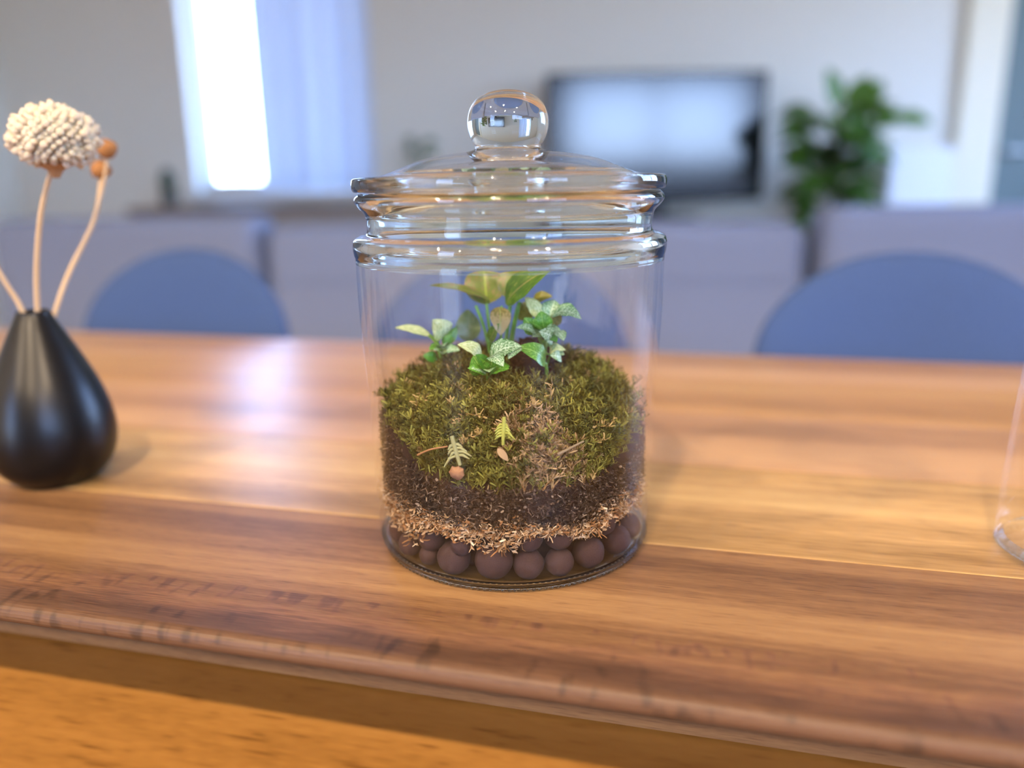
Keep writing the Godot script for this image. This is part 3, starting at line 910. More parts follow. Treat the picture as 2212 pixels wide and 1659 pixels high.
func terrarium() -> void:
	var at := Vector3(0, TOP, 0)
	var RC := 0.0615
	# soil
	var earth := mat(Color(0.15, 0.10, 0.085), 0.95, 0.0, 0.3)
	var soil := thing("potting_soil", "dark brown crumbly soil layer under the moss in the jar", "soil", at)
	soil.set_meta("kind", "stuff")
	var st := SurfaceTool.new()
	st.begin(Mesh.PRIMITIVE_TRIANGLES)
	var nz := noise(260.0, 77, 3)
	var seg := 120
	var rows := []
	for i in 15:
		var row := []
		for j in seg:
			var deg := 360.0 * j / seg - 180.0
			var lo := around_jar(CHIP_LOW, deg) - 0.001
			var hi := around_jar(EDGE, deg)
			var y := lerpf(lo, hi, i / 14.0)
			var s := sin(deg_to_rad(deg))
			var c := cos(deg_to_rad(deg))
			var r := RC - 0.0022 + 0.0016 * nz.get_noise_3d(s * 0.06, y, c * 0.06)
			if i == 0:
				r *= 0.5
			row.append(Vector3(s * r, y, c * r))
		rows.append(row)
	for i in range(1, 14):
		var row := []
		for j in seg:
			var deg := 360.0 * j / seg - 180.0
			var r := (RC - 0.002) * (1.0 - i / 13.0)
			var x := sin(deg_to_rad(deg)) * r
			var z := cos(deg_to_rad(deg)) * r
			row.append(Vector3(x, mound(x, z) + 0.0015 * nz.get_noise_3d(x, 0, z), z))
		rows.append(row)
	for i in rows.size() - 1:
		for j in seg:
			var q := [rows[i][j], rows[i + 1][j], rows[i + 1][(j + 1) % seg], rows[i][(j + 1) % seg]]
			for m in [0, 1, 2, 0, 2, 3]:
				st.add_vertex(q[m])
	st.index()
	st.generate_normals()
	part("soil_body", st.commit(), earth, soil)
	var grain := mat(Color.WHITE, 0.9, 0.0, 0.3)
	grain.vertex_color_use_as_albedo = true
	var spots := []
	var crumbs := []
	for i in 8400:
		var deg := rng.randf_range(-125.0, 125.0)
		var lo := around_jar(CHIP_TOP, deg) - 0.003
		var hi := around_jar(EDGE, deg) + 0.002
		var y := rng.randf_range(lo, hi)
		var r := RC - rng.randf_range(-0.0006, 0.0016)
		var p := Vector3(sin(deg_to_rad(deg)) * r, y, cos(deg_to_rad(deg)) * r)
		var bs := Basis.from_euler(Vector3(rng.randf() * TAU, rng.randf() * TAU, rng.randf() * TAU)) * Basis.from_scale(Vector3.ONE * rng.randf_range(0.5, 1.3))
		var k := rng.randf()
		var col := Color(0.030, 0.020, 0.014)
		if k > 0.92:
			col = Color(0.20, 0.155, 0.115)
		elif k > 0.80:
			col = Color(0.10, 0.070, 0.050)
		elif k > 0.5:
			col = Color(0.048, 0.032, 0.023)
		col = col * rng.randf_range(0.7, 1.3)
		(spots if i % 2 else crumbs).append([Transform3D(bs, p), col])
	spread("soil_fibre", flake(0.0032, 0.00042, 1.4), grain, spots, soil)
	spread("soil_crumb", flake(0.0013, 0.0009, 0.9), grain, crumbs, soil)
	# wood shavings
	var chips := thing("wood_shavings", "band of pale tan curled wood shavings between soil and clay balls", "shavings", at)
	chips.set_meta("kind", "stuff")
	var s1 := []
	var s2 := []
	for i in 5600:
		var deg := rng.randf_range(-120.0, 120.0)
		var lo := around_jar(CHIP_LOW, deg)
		var hi := around_jar(CHIP_TOP, deg)
		var y := lerpf(lo, hi, clampf(rng.randfn(0.5, 0.32), -0.25, 1.2))
		var r := RC - rng.randf_range(-0.0003, 0.0045)
		var p := Vector3(sin(deg_to_rad(deg)) * r, y, cos(deg_to_rad(deg)) * r)
		var bs := Basis.from_euler(Vector3(rng.randf() * TAU, rng.randf() * TAU, rng.randf() * TAU)) * Basis.from_scale(Vector3.ONE * rng.randf_range(0.6, 1.25))
		var k := rng.randf()
		var col := Color(0.42, 0.28, 0.155)
		if k > 0.82:
			col = Color(0.58, 0.45, 0.30)
		elif k < 0.34:
			col = Color(0.27, 0.13, 0.05)
		(s1 if i % 2 else s2).append([Transform3D(bs, p), col * rng.randf_range(0.75, 1.15)])
	spread("shaving", flake(0.0068, 0.00045, 3.2), grain, s1, chips)
	spread("wide_shaving", flake(0.0038, 0.0010, 2.0), grain, s2, chips)
	clay_balls(at)
	moss(at)
	plants(at)

func clay_balls(at: Vector3) -> void:
	var clay := mat(Color(0.27, 0.18, 0.16), 0.85, 0.0, 0.4)
	var nt := NoiseTexture2D.new()
	nt.width = 256; nt.height = 256
	nt.noise = noise(0.09, 14, 4)
	nt.seamless = true
	var g := Gradient.new()
	g.set_color(0, Color(0.165, 0.105, 0.10)); g.set_color(1, Color(0.25, 0.175, 0.165))
	nt.color_ramp = g
	clay.albedo_color = Color.WHITE
	clay.albedo_texture = nt
	clay.uv1_triplanar = true
	clay.uv1_scale = Vector3(60, 60, 60)
	clay.heightmap_enabled = false
	var list := [
		[-0.0262, 0.0117, 0.0485, 0.0072, "brown clay ball with a small dark pit, bottom row left of the largest ball"],
		[-0.0088, 0.0127, 0.0532, 0.0082, "largest brown clay ball, at the front of the bottom row"],
		[0.0058, 0.0111, 0.0542, 0.0066, "round brown clay ball with a pale splinter on it, front bottom row"],
		[0.0190, 0.0108, 0.0522, 0.0062, "brown clay ball in the bottom row, right of the one with the pale splinter"],
		[0.0322, 0.0115, 0.0446, 0.0070, "brown clay ball on the right of the bottom row, next to last"],
		[0.0455, 0.0113, 0.0318, 0.0068, "brown clay ball ending the bottom row on the right, by the glass"],
		[-0.0362, 0.0175, 0.0405, 0.0060, "upper left brown clay ball below the thick tuft of shavings"],
		[-0.0225, 0.0192, 0.0520, 0.0046, "small brown clay ball half under shavings, above the pitted ball"],
		[-0.0375, 0.0095, 0.0408, 0.0046, "small reddish brown clay ball low on the left beside the pitted ball"],
		[0.0058, 0.0235, 0.0540, 0.0064, "brown clay ball stacked on the one with the pale splinter"],
		[0.0188, 0.0226, 0.0520, 0.0060, "brown clay ball of the upper row under the dark soil gap"],
		[0.0385, 0.0235, 0.0400, 0.0060, "brown clay ball of the upper row at the right, under a shavings tuft"],
		[-0.0470, 0.0100, 0.0300, 0.0056, "brown clay ball at the far left of the bottom row, by the glass"],
		[-0.0530, 0.0105, 0.0160, 0.0060, "brown clay ball deep at the left side of the jar bottom"],
		[0.0535, 0.0108, 0.0165, 0.0060, "brown clay ball deep at the right side of the jar bottom"],
		[-0.0180, 0.0105, 0.0400, 0.0060, "brown clay ball in the second row behind the pitted ball"],
		[0.0260, 0.0108, 0.0330, 0.0062, "brown clay ball in the second row behind the right bottom balls"],
		[-0.0010, 0.0190, 0.0420, 0.0060, "brown clay ball set back above the largest ball"],
	]
	var idx := 0
	for b in list:
		var nz := noise(1.6, 100 + idx, 2)
		var st := SurfaceTool.new()
		st.begin(Mesh.PRIMITIVE_TRIANGLES)
		var U := 28
		var V := 18
		for j in V + 1:
			for i in U + 1:
				var th := PI * j / V
				var ph := TAU * (i % U) / U
				var d := Vector3(sin(th) * cos(ph), cos(th), sin(th) * sin(ph))
				var r: float = b[3] * (1.0 + 0.05 * nz.get_noise_3dv(d) + 0.012 * nz.get_noise_3dv(d * 6.0))
				if idx == 0:
					var pit := d.distance_to(Vector3(-0.62, 0.05, 0.78).normalized())
					r -= b[3] * 0.10 * exp(-pit * pit / 0.02)
				st.add_vertex(d * r)
		for j in V:
			for i in U:
				var k := j * (U + 1) + i
				for m in [k, k + 1, k + U + 2, k, k + U + 2, k + U + 1]:
					st.add_index(m)
		st.generate_normals()
		var o := part("clay_ball", st.commit(), clay, self, at + Vector3(b[0], b[1] - 0.0017, b[2]), Vector3.ZERO)
		tag(o, b[4], "clay ball", "brown clay balls at the bottom of the jar")
		idx += 1

func moss(at: Vector3) -> void:
	var m := mat(Color.WHITE, 0.7, 0.0, 0.35)
	m.vertex_color_use_as_albedo = true
	m.backlight_enabled = true
	m.backlight = Color(0.12, 0.13, 0.05)
	var o := thing("green_moss", "cushion of olive green feathery moss covering the soil in the jar", "moss", at)
	o.set_meta("kind", "stuff")
	var d := thing("dry_moss", "tan brown dried moss tuft in the front of the green moss", "moss", at)
	d.set_meta("kind", "stuff")
	var kinds := [shoot(1, 36, 0.25, 0.40), shoot(2, 32, 0.5, 0.48), shoot(3, 42, 0.1, 0.34), shoot(4, 28, 0.8, 0.50)]
	var green := [[], [], [], []]
	var tan_ := [[], []]
	var patch := noise(60.0, 5, 2)
	var count := 0
	while count < 4600:
		var x := rng.randf_range(-0.062, 0.062)
		var z := rng.randf_range(-0.055, 0.062)
		var r := sqrt(x * x + z * z)
		if r > 0.0605:
			continue
		var deg := absf(rad_to_deg(atan2(x, z)))
		if r > 0.050 and deg > 48.0 and rng.randf() < (r - 0.050) / 0.010:
			continue
		# bare dark hollow by the plants
		if Vector2((x - 0.008) / 0.015, (z - 0.002) / 0.015).length() < 1.0:
			continue
		count += 1
		var h := mound(x, z)
		var e := 0.002
		var nm := Vector3(mound(x - e, z) - mound(x + e, z), 2 * e, mound(x, z - e) - mound(x, z + e)).normalized()
		var up := (nm * 0.8 + Vector3(0, 0.35, 0) + Vector3(rng.randfn(0, 0.5), rng.randfn(0, 0.4), rng.randfn(0, 0.5))).normalized()
		var s := rng.randf_range(0.0080, 0.0165)
		var tip := Vector3(x, h, z) + up * s
		var rt := Vector2(tip.x, tip.z).length()
		if rt > 0.0600:
			var inward := Vector3(-x, 0, -z).normalized()
			up = (up + inward * (rt - 0.0600) / s * 1.6).normalized()
			s *= 0.85
		var side := up.cross(Vector3(rng.randf() - 0.5, rng.randf() - 0.5, rng.randf() - 0.5)).normalized()
		var bs := Basis(side, up, side.cross(up)) * Basis.from_scale(Vector3.ONE * s)
		var p := Vector3(x, h - 0.002, z)
		var reach := 0.0
		for probe in [Vector3(0.5, 0.9, 0.1), Vector3(-0.3, 0.9, -0.3), Vector3(-0.3, 0.9, 0.3), Vector3(0.1, 1.2, 0)]:
			var q: Vector3 = p + bs * probe
			reach = maxf(reach, Vector2(q.x, q.z).length())
		if reach > 0.0602:
			var shift := (reach - 0.0602) / maxf(r, 0.01)
			p.x *= 1.0 - shift
			p.z *= 1.0 - shift
		var pn := patch.get_noise_2d(x, z)
		var dry := Vector2((x - 0.010) / 0.016, (z - 0.048) / 0.014).length() < 1.0 + pn * 0.6
		if dry and rng.randf() < 0.75:
			var col := Color(0.20, 0.13, 0.06).lerp(Color(0.36, 0.26, 0.14), rng.randf())
			tan_[count % 2].append([Transform3D(bs, p), col])
		else:
			var col := Color(0.045, 0.052, 0.008).lerp(Color(0.205, 0.205, 0.036), clampf(0.45 + pn * 0.9 + rng.randfn(0, 0.25), 0.0, 1.0))
			if rng.randf() < 0.05:
				col = Color(0.33, 0.24, 0.10)
			green[count % 4].append([Transform3D(bs, p), col])
	for k in 4:
		spread("moss_shoot", kinds[k], m, green[k], o)
	for k in 2:
		spread("moss_shoot", kinds[k + 1], m, tan_[k], d)
	# a few single sprigs that stand out
	var sprig := func(called: String, label: String, p: Vector3, up: Vector3, side: Vector3, s: float, col: Color, n: int):
		var mm := mat(Color(col.r, col.g, col.b).linear_to_srgb(), 0.7)
		mm.backlight_enabled = true
		mm.backlight = Color(0.3, 0.3, 0.15)
		var stt := SurfaceTool.new()
		stt.begin(Mesh.PRIMITIVE_TRIANGLES)
		var y := up.normalized()
		var x := (side - y * side.dot(y)).normalized()
		add_tube(stt, [p, p + y * s * 0.5, p + y * s], [s * 0.06, s * 0.085, s * 0.07], 6)
		for i in n:
			var t := 0.34 + 0.50 * i / n
			for k in [-1.0, 1.0]:
				var b := p + y * s * t
				var L := s * (0.66 - 0.60 * t) * rng.randf_range(0.65, 1.2)
				add_tube(stt, [b, b + x * k * L * 0.5 - y * L * 0.08, b + x * k * L - y * L * 0.55], [s * 0.045, s * 0.058, s * 0.02], 6)
		stt.index()
		tag(part(called, stt.commit(), mm, self, at), label, "sprig")
	sprig.call("fern_moss_sprig", "bright yellow-green fern-shaped moss sprig in front of the green moss", Vector3(-0.0040, 0.0625, 0.0545), Vector3(0.05, 1, -0.12), Vector3(1, 0, 0.1), 0.0115, Color(0.27, 0.30, 0.055), 5)
	sprig.call("pale_moss_sprig", "thick pale green moss sprig leaning left against the glass", Vector3(-0.0215, 0.0555, 0.0585), Vector3(-0.25, 1, -0.05), Vector3(1, 0.3, 0.2), 0.0125, Color(0.24, 0.25, 0.11), 4)
	var twig := mat(Color(0.55, 0.40, 0.26), 0.8)
	tag(part("brown_twig", tube(smooth([Vector3(-0.040, 0.0560, 0.0465), Vector3(-0.034, 0.0600, 0.0515), Vector3(-0.0265, 0.0625, 0.0555)], 4), [0.0005, 0.0003], 6), twig, self, at), "thin curved brown twig lying across the moss at the left", "twig")
	tag(part("grey_twig", tube(smooth([Vector3(0.018, 0.0590, 0.0575), Vector3(0.023, 0.0610, 0.0560), Vector3(0.029, 0.0630, 0.0530)], 4), [0.0007, 0.0004], 6), mat(Color(0.46, 0.41, 0.33), 0.85), self, at), "short grey-tan twig sticking out of the moss at the right", "twig")
	# the round chip of wood stuck to the glass, and a small pale flake
	var chip := SurfaceTool.new()
	chip.begin(Mesh.PRIMITIVE_TRIANGLES)
	var nz := noise(2.0, 5, 2)
	for k in 20:
		var rim := func(i: int): return Vector3(cos(TAU * i / 20) * 0.0032, sin(TAU * i / 20) * 0.0029, 0) * (1.0 + 0.25 * nz.get_noise_2d(cos(TAU * i / 20), sin(TAU * i / 20)))
		var a: Vector3 = rim.call(k)
		var b: Vector3 = rim.call((k + 1) % 20)
		var f := Vector3(0, 0, 0.0006)
		for v in [f * 1.3, a + f * 0.6, b + f * 0.6, a + f * 0.6, a * 1.02 - f, b * 1.02 - f, a + f * 0.6, b * 1.02 - f, b + f * 0.6, -f, b * 1.02 - f, a * 1.02 - f]:
			chip.add_vertex(v)
	chip.generate_normals()
	tag(part("wood_chip", chip.commit(), mat(Color(0.56, 0.41, 0.28), 0.85), self, at + Vector3(-0.0231, 0.0515, 0.0565), Vector3(0.1, -0.35, 0)), "round tan wood chip below the moss edge at the left front", "wood chip")
	tag(part("pale_flake", leaf(Vector3(-0.0062, 0.0625, 0.0590), Vector3(-0.0020, 0.0575, 0.0602), 0.0030, Vector3(0.1, 0.3, 1), 0.0006, 0.4), mat(Color(0.56, 0.47, 0.35), 0.85), self, at), "pale tan seed husk in the moss below the dry tuft", "husk")

func leaf_texture(kind: String, sd: int) -> ImageTexture:
	var S := 128
	var im := Image.create_empty(S, S, false, Image.FORMAT_RGB8)
	var nz := noise(0.045, sd, 3)
	var fine := noise(0.16, sd + 1, 2)
	for y in S:
		for x in S:
			var u := absf(x - S / 2.0) / (S / 2.0)
			var v := float(y) / S
			var n := nz.get_noise_2d(x, y)
			var f := fine.get_noise_2d(x, y)
			var mid := maxf(0.0, 1.0 - u / 0.07)
			# side veins run outwards and towards the tip
			var ph := (v - u * 0.30) * 8.0 + n * 0.9
			var vein := maxf(0.0, 1.0 - absf(fposmod(ph, 1.0) - 0.5) / 0.16)
			var cross := maxf(0.0, 1.0 - absf(fposmod(u * 4.0 + f * 1.2 + floorf(ph) * 0.37, 1.0) - 0.5) / 0.16)
			var c := Color(0.2, 0.4, 0.1)
			match kind:
				"net":
					c = Color(0.16, 0.40, 0.16).lerp(Color(0.85, 0.93, 0.80), clampf(maxf(maxf(vein * 1.4, cross * 1.2 * (1.0 - u * 0.5)), mid * 1.4) + 0.18 + n * 0.4 - maxf(0.0, u - 0.86) * 5.0, 0.0, 1.0))
				"vein":
					c = Color(0.26, 0.52, 0.10).lerp(Color(0.68, 0.84, 0.46), clampf(maxf(vein * 0.8, mid) + n * 0.25, 0.0, 1.0))
				"pale":
					c = Color(0.62, 0.72, 0.42).lerp(Color(0.86, 0.90, 0.70), clampf(0.55 + n * 0.9 + vein * 0.3 - maxf(0.0, u - 0.8) * 2.0, 0.0, 1.0))
				"plain":
					c = Color(0.16, 0.42, 0.10).lerp(Color(0.26, 0.55, 0.14), 0.5 + n)
				"green":
					c = Color(0.26, 0.42, 0.07).lerp(Color(0.42, 0.56, 0.14), clampf(0.35 + n * 0.8 + vein * 0.2, 0.0, 1.0))
					c = c.lerp(Color(0.80, 0.66, 0.52), clampf(mid * 0.9 + maxf(0.0, n - 0.42) * 2.0, 0.0, 0.85))
				"pink":
					c = Color(0.40, 0.47, 0.10).lerp(Color(0.60, 0.47, 0.34), clampf(0.12 + n * 1.4 + (u - 0.5) * 0.7, 0.0, 1.0))
					c = c.lerp(Color(0.62, 0.70, 0.22), clampf(mid * 1.2 + vein * 0.15, 0.0, 1.0))
				"blush":
					c = Color(0.76, 0.66, 0.48).lerp(Color(0.50, 0.46, 0.20), clampf(1.1 - v * 2.2 + n, 0.0, 1.0))
					c = c.lerp(Color(0.70, 0.76, 0.42), mid)
				"dull":
					c = Color(0.33, 0.42, 0.18).lerp(Color(0.42, 0.47, 0.28), clampf(0.5 + n, 0.0, 1.0))
				"olive":
					c = Color(0.48, 0.48, 0.10).lerp(Color(0.62, 0.58, 0.22), clampf(0.5 + n, 0.0, 1.0))
			if kind in ["pink", "green", "blush", "olive"]:
				c = Color(c.r * 0.84, c.g * 0.86, c.b * 0.80)
			im.set_pixel(x, y, c)
	return ImageTexture.create_from_image(im)

func plants(at: Vector3) -> void:
	var M := {}
	var sd := 300
	for k in ["net", "vein", "pale", "plain", "green", "pink", "blush", "dull", "olive"]:
		var m := mat(Color.WHITE, 0.38)
		m.albedo_texture = leaf_texture(k, sd)
		m.backlight_enabled = true
		m.backlight = Color(0.4, 0.4, 0.4)
		M[k] = m
		sd += 10
	var stalk := mat(Color(0.36, 0.56, 0.20), 0.45)
	var A := thing("pink_green_plant", "tall broad-leaved plant with pinkish green leaves rising in the middle of the jar", "plant", at)
	var B := thing("white_veined_plant", "small pale-leaved plant at the left of the jar", "plant", at)
	var C := thing("white_veined_plant", "small white-veined plant at the front centre of the moss, before the dark root ball", "plant", at)
	var E := thing("white_veined_plant", "single arching green leaf with white edges in front of the dark root ball", "plant", at)
	var D := thing("white_veined_plant", "bushy white-veined plant at the right of the tall pink-green one", "plant", at)
	var rows := {A: [
		["pink", Vector3(-0.0115, 0.1105, -0.0120), Vector3(-0.0130, 0.1311, -0.0260), 0.0193, Vector3(0, 0.35, 1), -0.0040, 0.25],
		["pink", Vector3(-0.0099, 0.1127, -0.0120), Vector3(-0.0377, 0.1209, -0.0040), 0.0071, Vector3(0.1, 0.9, 0.35), 0.0040, 0.30],
		["green", Vector3(-0.0024, 0.1116, -0.0080), Vector3(0.0182, 0.1289, 0.0060), 0.0138, Vector3(-0.35, 0.55, 0.75), 0.0060, 0.35],
		["pink", Vector3(-0.0033, 0.1141, -0.0140), Vector3(0.0085, 0.1292, -0.0240), 0.0147, Vector3(-0.3, 0.4, 0.9), 0.0040, 0.30],
		["blush", Vector3(-0.0052, 0.1105, -0.0040), Vector3(-0.0048, 0.0985, 0.0040), 0.0092, Vector3(0.1, 0.3, 0.95), 0.0040, 0.30],
		["dull", Vector3(-0.0209, 0.0916, -0.0180), Vector3(-0.0211, 0.1069, -0.0220), 0.0117, Vector3(0.1, 0.1, 1), 0.0020, 0.15],
		["green", Vector3(-0.0101, 0.0945, -0.0020), Vector3(-0.0053, 0.1042, 0.0040), 0.0054, Vector3(-0.5, 0.2, 0.85), 0.0020, 0.30],
		["olive", Vector3(0.0103, 0.1112, -0.0140), Vector3(0.0196, 0.1142, -0.0100), 0.0063, Vector3(0, 0.7, 0.7), 0.0030, 0.30],
		["olive", Vector3(0.0104, 0.1100, -0.0180), Vector3(0.0036, 0.1021, -0.0160), 0.0084, Vector3(0.2, 0.2, 0.95), 0.0020, 0.20]],
	B: [
		["pale", Vector3(-0.0382, 0.0965, -0.0080), Vector3(-0.0555, 0.1001, -0.0120), 0.0046, Vector3(-0.1, 0.85, 0.5), 0.0035, 0.25],
		["pale", Vector3(-0.0321, 0.0960, -0.0080), Vector3(-0.0366, 0.1051, -0.0040), 0.0096, Vector3(0.1, 0.6, 0.8), 0.0040, 0.50],
		["vein", Vector3(-0.0315, 0.0924, -0.0100), Vector3(-0.0261, 0.1001, -0.0120), 0.0046, Vector3(0.5, 0.3, 0.8), 0.0020, 0.30],
		["net", Vector3(-0.0325, 0.0896, -0.0020), Vector3(-0.0236, 0.0918, 0.0040), 0.0050, Vector3(0, 0.75, 0.65), 0.0030, 0.30],
		["plain", Vector3(-0.0350, 0.0863, -0.0040), Vector3(-0.0415, 0.0884, -0.0020), 0.0046, Vector3(0, 0.5, 0.85), 0.0020, 0.20],
		["net", Vector3(-0.0330, 0.0896, 0.0000), Vector3(-0.0358, 0.0924, 0.0060), 0.0033, Vector3(0, 0.75, 0.65), 0.0020, 0.30]],
	C: [
		["pale", Vector3(-0.0135, 0.0898, 0.0140), Vector3(-0.0239, 0.0973, 0.0180), 0.0063, Vector3(0.1, 0.75, 0.65), 0.0060, 0.30],
		["net", Vector3(-0.0097, 0.0896, 0.0180), Vector3(0.0047, 0.0968, 0.0220), 0.0088, Vector3(-0.25, 0.7, 0.65), 0.0080, 0.30],
		["net", Vector3(-0.0091, 0.0925, 0.0220), Vector3(-0.0035, 0.0897, 0.0300), 0.0063, Vector3(0.1, 0.65, 0.75), 0.0040, 0.35],
		["vein", Vector3(-0.0118, 0.0846, 0.0200), Vector3(-0.0167, 0.0935, 0.0240), 0.0080, Vector3(-0.3, 0.3, 0.9), 0.0030, 0.35],
		["vein", Vector3(-0.0102, 0.0846, 0.0200), Vector3(-0.0087, 0.0925, 0.0240), 0.0071, Vector3(0.2, 0.3, 0.9), 0.0030, 0.35],
		["plain", Vector3(-0.0098, 0.0841, 0.0180), Vector3(-0.0007, 0.0883, 0.0240), 0.0063, Vector3(0, 0.75, 0.65), 0.0040, 0.20],
		["vein", Vector3(-0.0114, 0.0846, 0.0220), Vector3(-0.0192, 0.0882, 0.0260), 0.0050, Vector3(0, 0.75, 0.65), 0.0040, 0.20]],
	E: [
		["vein", Vector3(0.0152, 0.0862, 0.0120), Vector3(0.0023, 0.0961, 0.0200), 0.0084, Vector3(-0.2, 0.7, 0.7), 0.0080, 0.20],
		["net", Vector3(0.0039, 0.0961, 0.0200), Vector3(-0.0014, 0.0920, 0.0260), 0.0050, Vector3(-0.3, 0.6, 0.75), 0.0030, 0.30]],
	D: [
		["pale", Vector3(0.0138, 0.1046, -0.0020), Vector3(0.0066, 0.1148, -0.0040), 0.0063, Vector3(0.35, 0.45, 0.8), 0.0030, 0.35],
		["net", Vector3(0.0177, 0.1054, -0.0020), Vector3(0.0205, 0.1130, -0.0060), 0.0084, Vector3(0, 0.4, 0.9), 0.0020, 0.30],
		["net", Vector3(0.0187, 0.1065, 0.0020), Vector3(0.0320, 0.1057, 0.0060), 0.0084, Vector3(0.1, 0.85, 0.5), 0.0080, 0.30],
		["vein", Vector3(0.0152, 0.1005, 0.0040), Vector3(0.0136, 0.1095, 0.0040), 0.0075, Vector3(-0.1, 0.3, 0.95), 0.0030, 0.40],
		["vein", Vector3(0.0118, 0.0992, 0.0040), Vector3(0.0060, 0.1066, 0.0040), 0.0067, Vector3(-0.2, 0.4, 0.9), 0.0030, 0.35],
		["net", Vector3(0.0113, 0.0995, 0.0080), Vector3(0.0021, 0.1033, 0.0120), 0.0046, Vector3(-0.1, 0.8, 0.6), 0.0040, 0.30],
		["net", Vector3(0.0193, 0.0973, 0.0060), Vector3(0.0123, 0.1019, 0.0140), 0.0067, Vector3(0, 0.35, 0.95), 0.0030, 0.30],
		["net", Vector3(0.0206, 0.1003, 0.0060), Vector3(0.0236, 0.0971, 0.0120), 0.0050, Vector3(0.3, 0.4, 0.85), 0.0020, 0.30],
		["olive", Vector3(0.0184, 0.1023, 0.0000), Vector3(0.0232, 0.1071, -0.0020), 0.0046, Vector3(0.3, 0.4, 0.85), 0.0020, 0.30],
		["pale", Vector3(0.0172, 0.0892, 0.0060), Vector3(0.0246, 0.0924, 0.0100), 0.0054, Vector3(0, 0.8, 0.6), 0.0060, 0.30],
		["net", Vector3(0.0225, 0.0886, 0.0100), Vector3(0.0171, 0.0913, 0.0160), 0.0046, Vector3(0, 0.5, 0.9), 0.0020, 0.30],
		["vein", Vector3(0.0132, 0.0919, 0.0000), Vector3(0.0199, 0.0923, -0.0040), 0.0042, Vector3(0, 0.8, 0.6), 0.0030, 0.30]]}
	for p in rows:
		for r in rows[p]:
			part("leaf", leaf(r[1], r[2], r[3] * (1.05 if p == A else 1.2), r[4], r[5] * 0.5, r[6], 0.05), M[r[0]], p)
	# small side leaves that fill the bushy white-veined plants
	for c in [[C, Vector3(-0.0105, 0.0850, 0.0210), [Vector3(-0.8, 0.35, 0.6), Vector3(0.8, 0.25, 0.5), Vector3(0.1, 0.25, 1), Vector3(-0.45, 0.8, 0.4)], 0.0105],
			[D, Vector3(0.0155, 0.0985, 0.0035), [Vector3(0.8, 0.3, 0.5), Vector3(-0.6, 0.6, 0.5), Vector3(0.35, 0.9, 0.2), Vector3(0.5, -0.2, 0.9), Vector3(-0.7, 0.0, 0.7)], 0.0095],
			[D, Vector3(0.0180, 0.0890, 0.0050), [Vector3(0.8, 0.15, 0.6), Vector3(-0.5, 0.2, 0.8), Vector3(0.3, 0.7, 0.5)], 0.0085],
			[B, Vector3(-0.0325, 0.0905, -0.0050), [Vector3(0.7, 0.25, 0.7), Vector3(-0.6, 0.15, 0.8), Vector3(0.2, 0.4, 0.9), Vector3(0.6, 0.8, 0.1)], 0.0085]]:
		var k := 0
		for dv in c[2]:
			var dn: Vector3 = dv.normalized()
			part("leaf", leaf(c[1] + dn * 0.0015, c[1] + dn * c[3] * (0.9 + 0.2 * (k % 2)), c[3] * 0.68, Vector3(0, 0.8, 0.6) - dn * 0.2, 0.0012, 0.35, 0.05), M[["net", "vein", "net", "plain"][k % 4]], c[0])
			k += 1
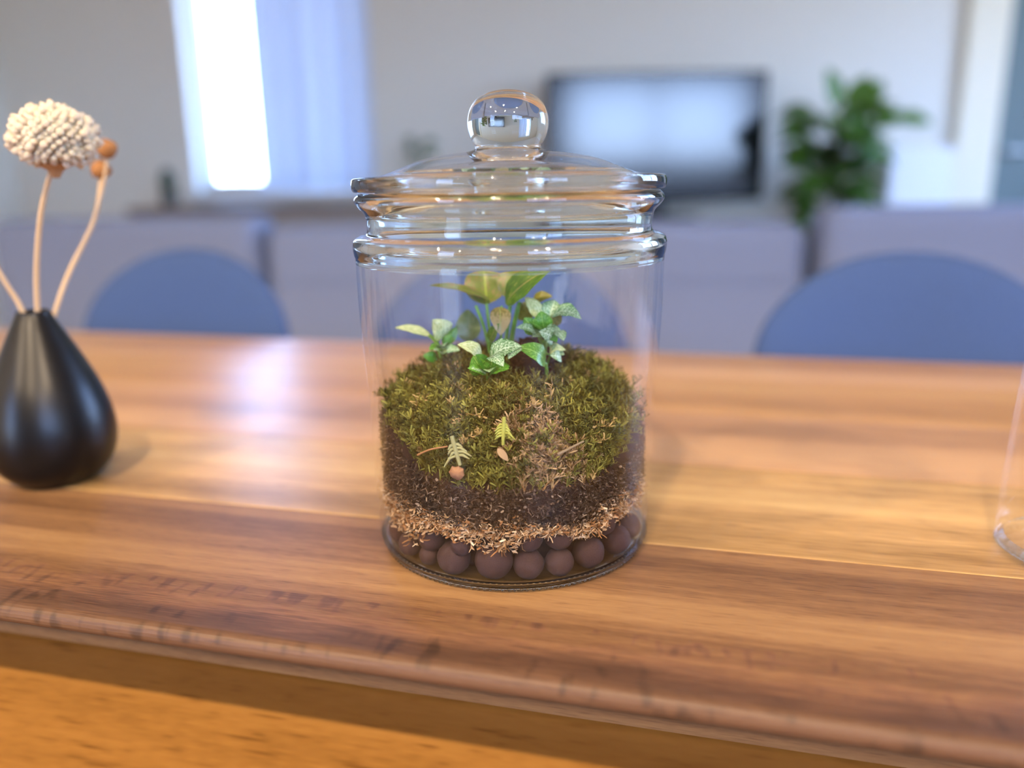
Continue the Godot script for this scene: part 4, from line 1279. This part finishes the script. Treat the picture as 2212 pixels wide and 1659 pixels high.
	var stems := {A: [
		[Vector3(-0.0087, 0.0780, -0.0080), Vector3(-0.0102, 0.0970, -0.0100), Vector3(-0.0115, 0.1112, -0.0120), 0.0009],
		[Vector3(-0.0029, 0.0780, -0.0040), Vector3(0.0008, 0.0987, -0.0060), Vector3(0.0041, 0.1124, -0.0060), 0.0013],
		[Vector3(-0.0047, 0.0780, -0.0080), Vector3(-0.0018, 0.0980, -0.0100), Vector3(0.0002, 0.1142, -0.0130), 0.0011],
		[Vector3(-0.0083, 0.0780, -0.0080), Vector3(-0.0123, 0.0985, -0.0080), Vector3(-0.0165, 0.1104, -0.0100), 0.0009],
		[Vector3(-0.0064, 0.0780, -0.0020), Vector3(-0.0049, 0.0940, -0.0020), Vector3(-0.0042, 0.1110, -0.0036), 0.0007],
		[Vector3(-0.0147, 0.0760, -0.0140), Vector3(-0.0192, 0.0889, -0.0180), Vector3(-0.0209, 0.0923, -0.0180), 0.0007],
		[Vector3(-0.0095, 0.0780, -0.0040), Vector3(-0.0106, 0.0915, -0.0040), Vector3(-0.0099, 0.0952, -0.0020), 0.0007]],
	B: [
		[Vector3(-0.0324, 0.0740, -0.0060), Vector3(-0.0344, 0.0913, -0.0070), Vector3(-0.0388, 0.0970, -0.0080), 0.0012],
		[Vector3(-0.0317, 0.0740, -0.0080), Vector3(-0.0318, 0.0911, -0.0080), Vector3(-0.0323, 0.0973, -0.0080), 0.0009]],
	C: [[Vector3(-0.0113, 0.0720, 0.0140), Vector3(-0.0106, 0.0843, 0.0180), Vector3(-0.0097, 0.0900, 0.0180), 0.0009]],
	E: [[Vector3(0.0162, 0.0740, 0.0080), Vector3(0.0157, 0.0851, 0.0110), Vector3(0.0148, 0.0870, 0.0125), 0.0009]],
	D: [
		[Vector3(0.0183, 0.0740, 0.0000), Vector3(0.0148, 0.0912, 0.0020), Vector3(0.0119, 0.1001, 0.0030), 0.0011],
		[Vector3(0.0157, 0.0890, 0.0020), Vector3(0.0161, 0.0977, 0.0020), Vector3(0.0176, 0.1065, -0.0010), 0.0008],
		[Vector3(0.0153, 0.0800, 0.0000), Vector3(0.0173, 0.0872, 0.0040), Vector3(0.0185, 0.0898, 0.0060), 0.0006]]}
	for p in stems:
		for r in stems[p]:
			part("stem", tube(smooth([r[0], r[1], r[2]], 5), [r[3], r[3] * 0.75], 8), stalk, p)
	# dark root ball behind the front leaves
	var root := thing("root_ball", "dark brown peaty root ball showing between the leaves above the moss", "root ball", at)
	root.set_meta("kind", "stuff")
	var nz := noise(1.8, 12, 3)
	var st := SurfaceTool.new()
	st.begin(Mesh.PRIMITIVE_TRIANGLES)
	for j in 19:
		for i in 29:
			var th := PI * j / 18
			var ph := TAU * (i % 28) / 28
			var dd := Vector3(sin(th) * cos(ph), cos(th), sin(th) * sin(ph))
			st.add_vertex(Vector3(0.0115, 0.0835, -0.006) + dd * Vector3(0.0140, 0.0120, 0.010) * (1.0 + 0.25 * nz.get_noise_3dv(dd * 1.5)))
	for j in 18:
		for i in 28:
			var k := j * 29 + i
			for m in [k, k + 1, k + 30, k, k + 30, k + 29]:
				st.add_index(m)
	st.generate_normals()
	part("peat", st.commit(), mat(Color(0.09, 0.055, 0.042), 0.95, 0.0, 0.3), root)
	var fib := []
	for i in 700:
		var dd := Vector3(rng.randfn(), rng.randfn(), rng.randfn()).normalized()
		var p := Vector3(0.0115, 0.0835, -0.006) + dd * Vector3(0.0142, 0.0122, 0.0102)
		fib.append([Transform3D(Basis.from_euler(Vector3(rng.randf() * TAU, rng.randf() * TAU, rng.randf() * TAU)) * Basis.from_scale(Vector3.ONE * rng.randf_range(0.6, 1.2)), p), Color(0.05, 0.028, 0.018) * rng.randf_range(0.5, 2.2)])
	var grain := mat(Color.WHITE, 0.9, 0.0, 0.3)
	grain.vertex_color_use_as_albedo = true
	spread("root_fibre", flake(0.0032, 0.0005, 1.4), grain, fib, root)
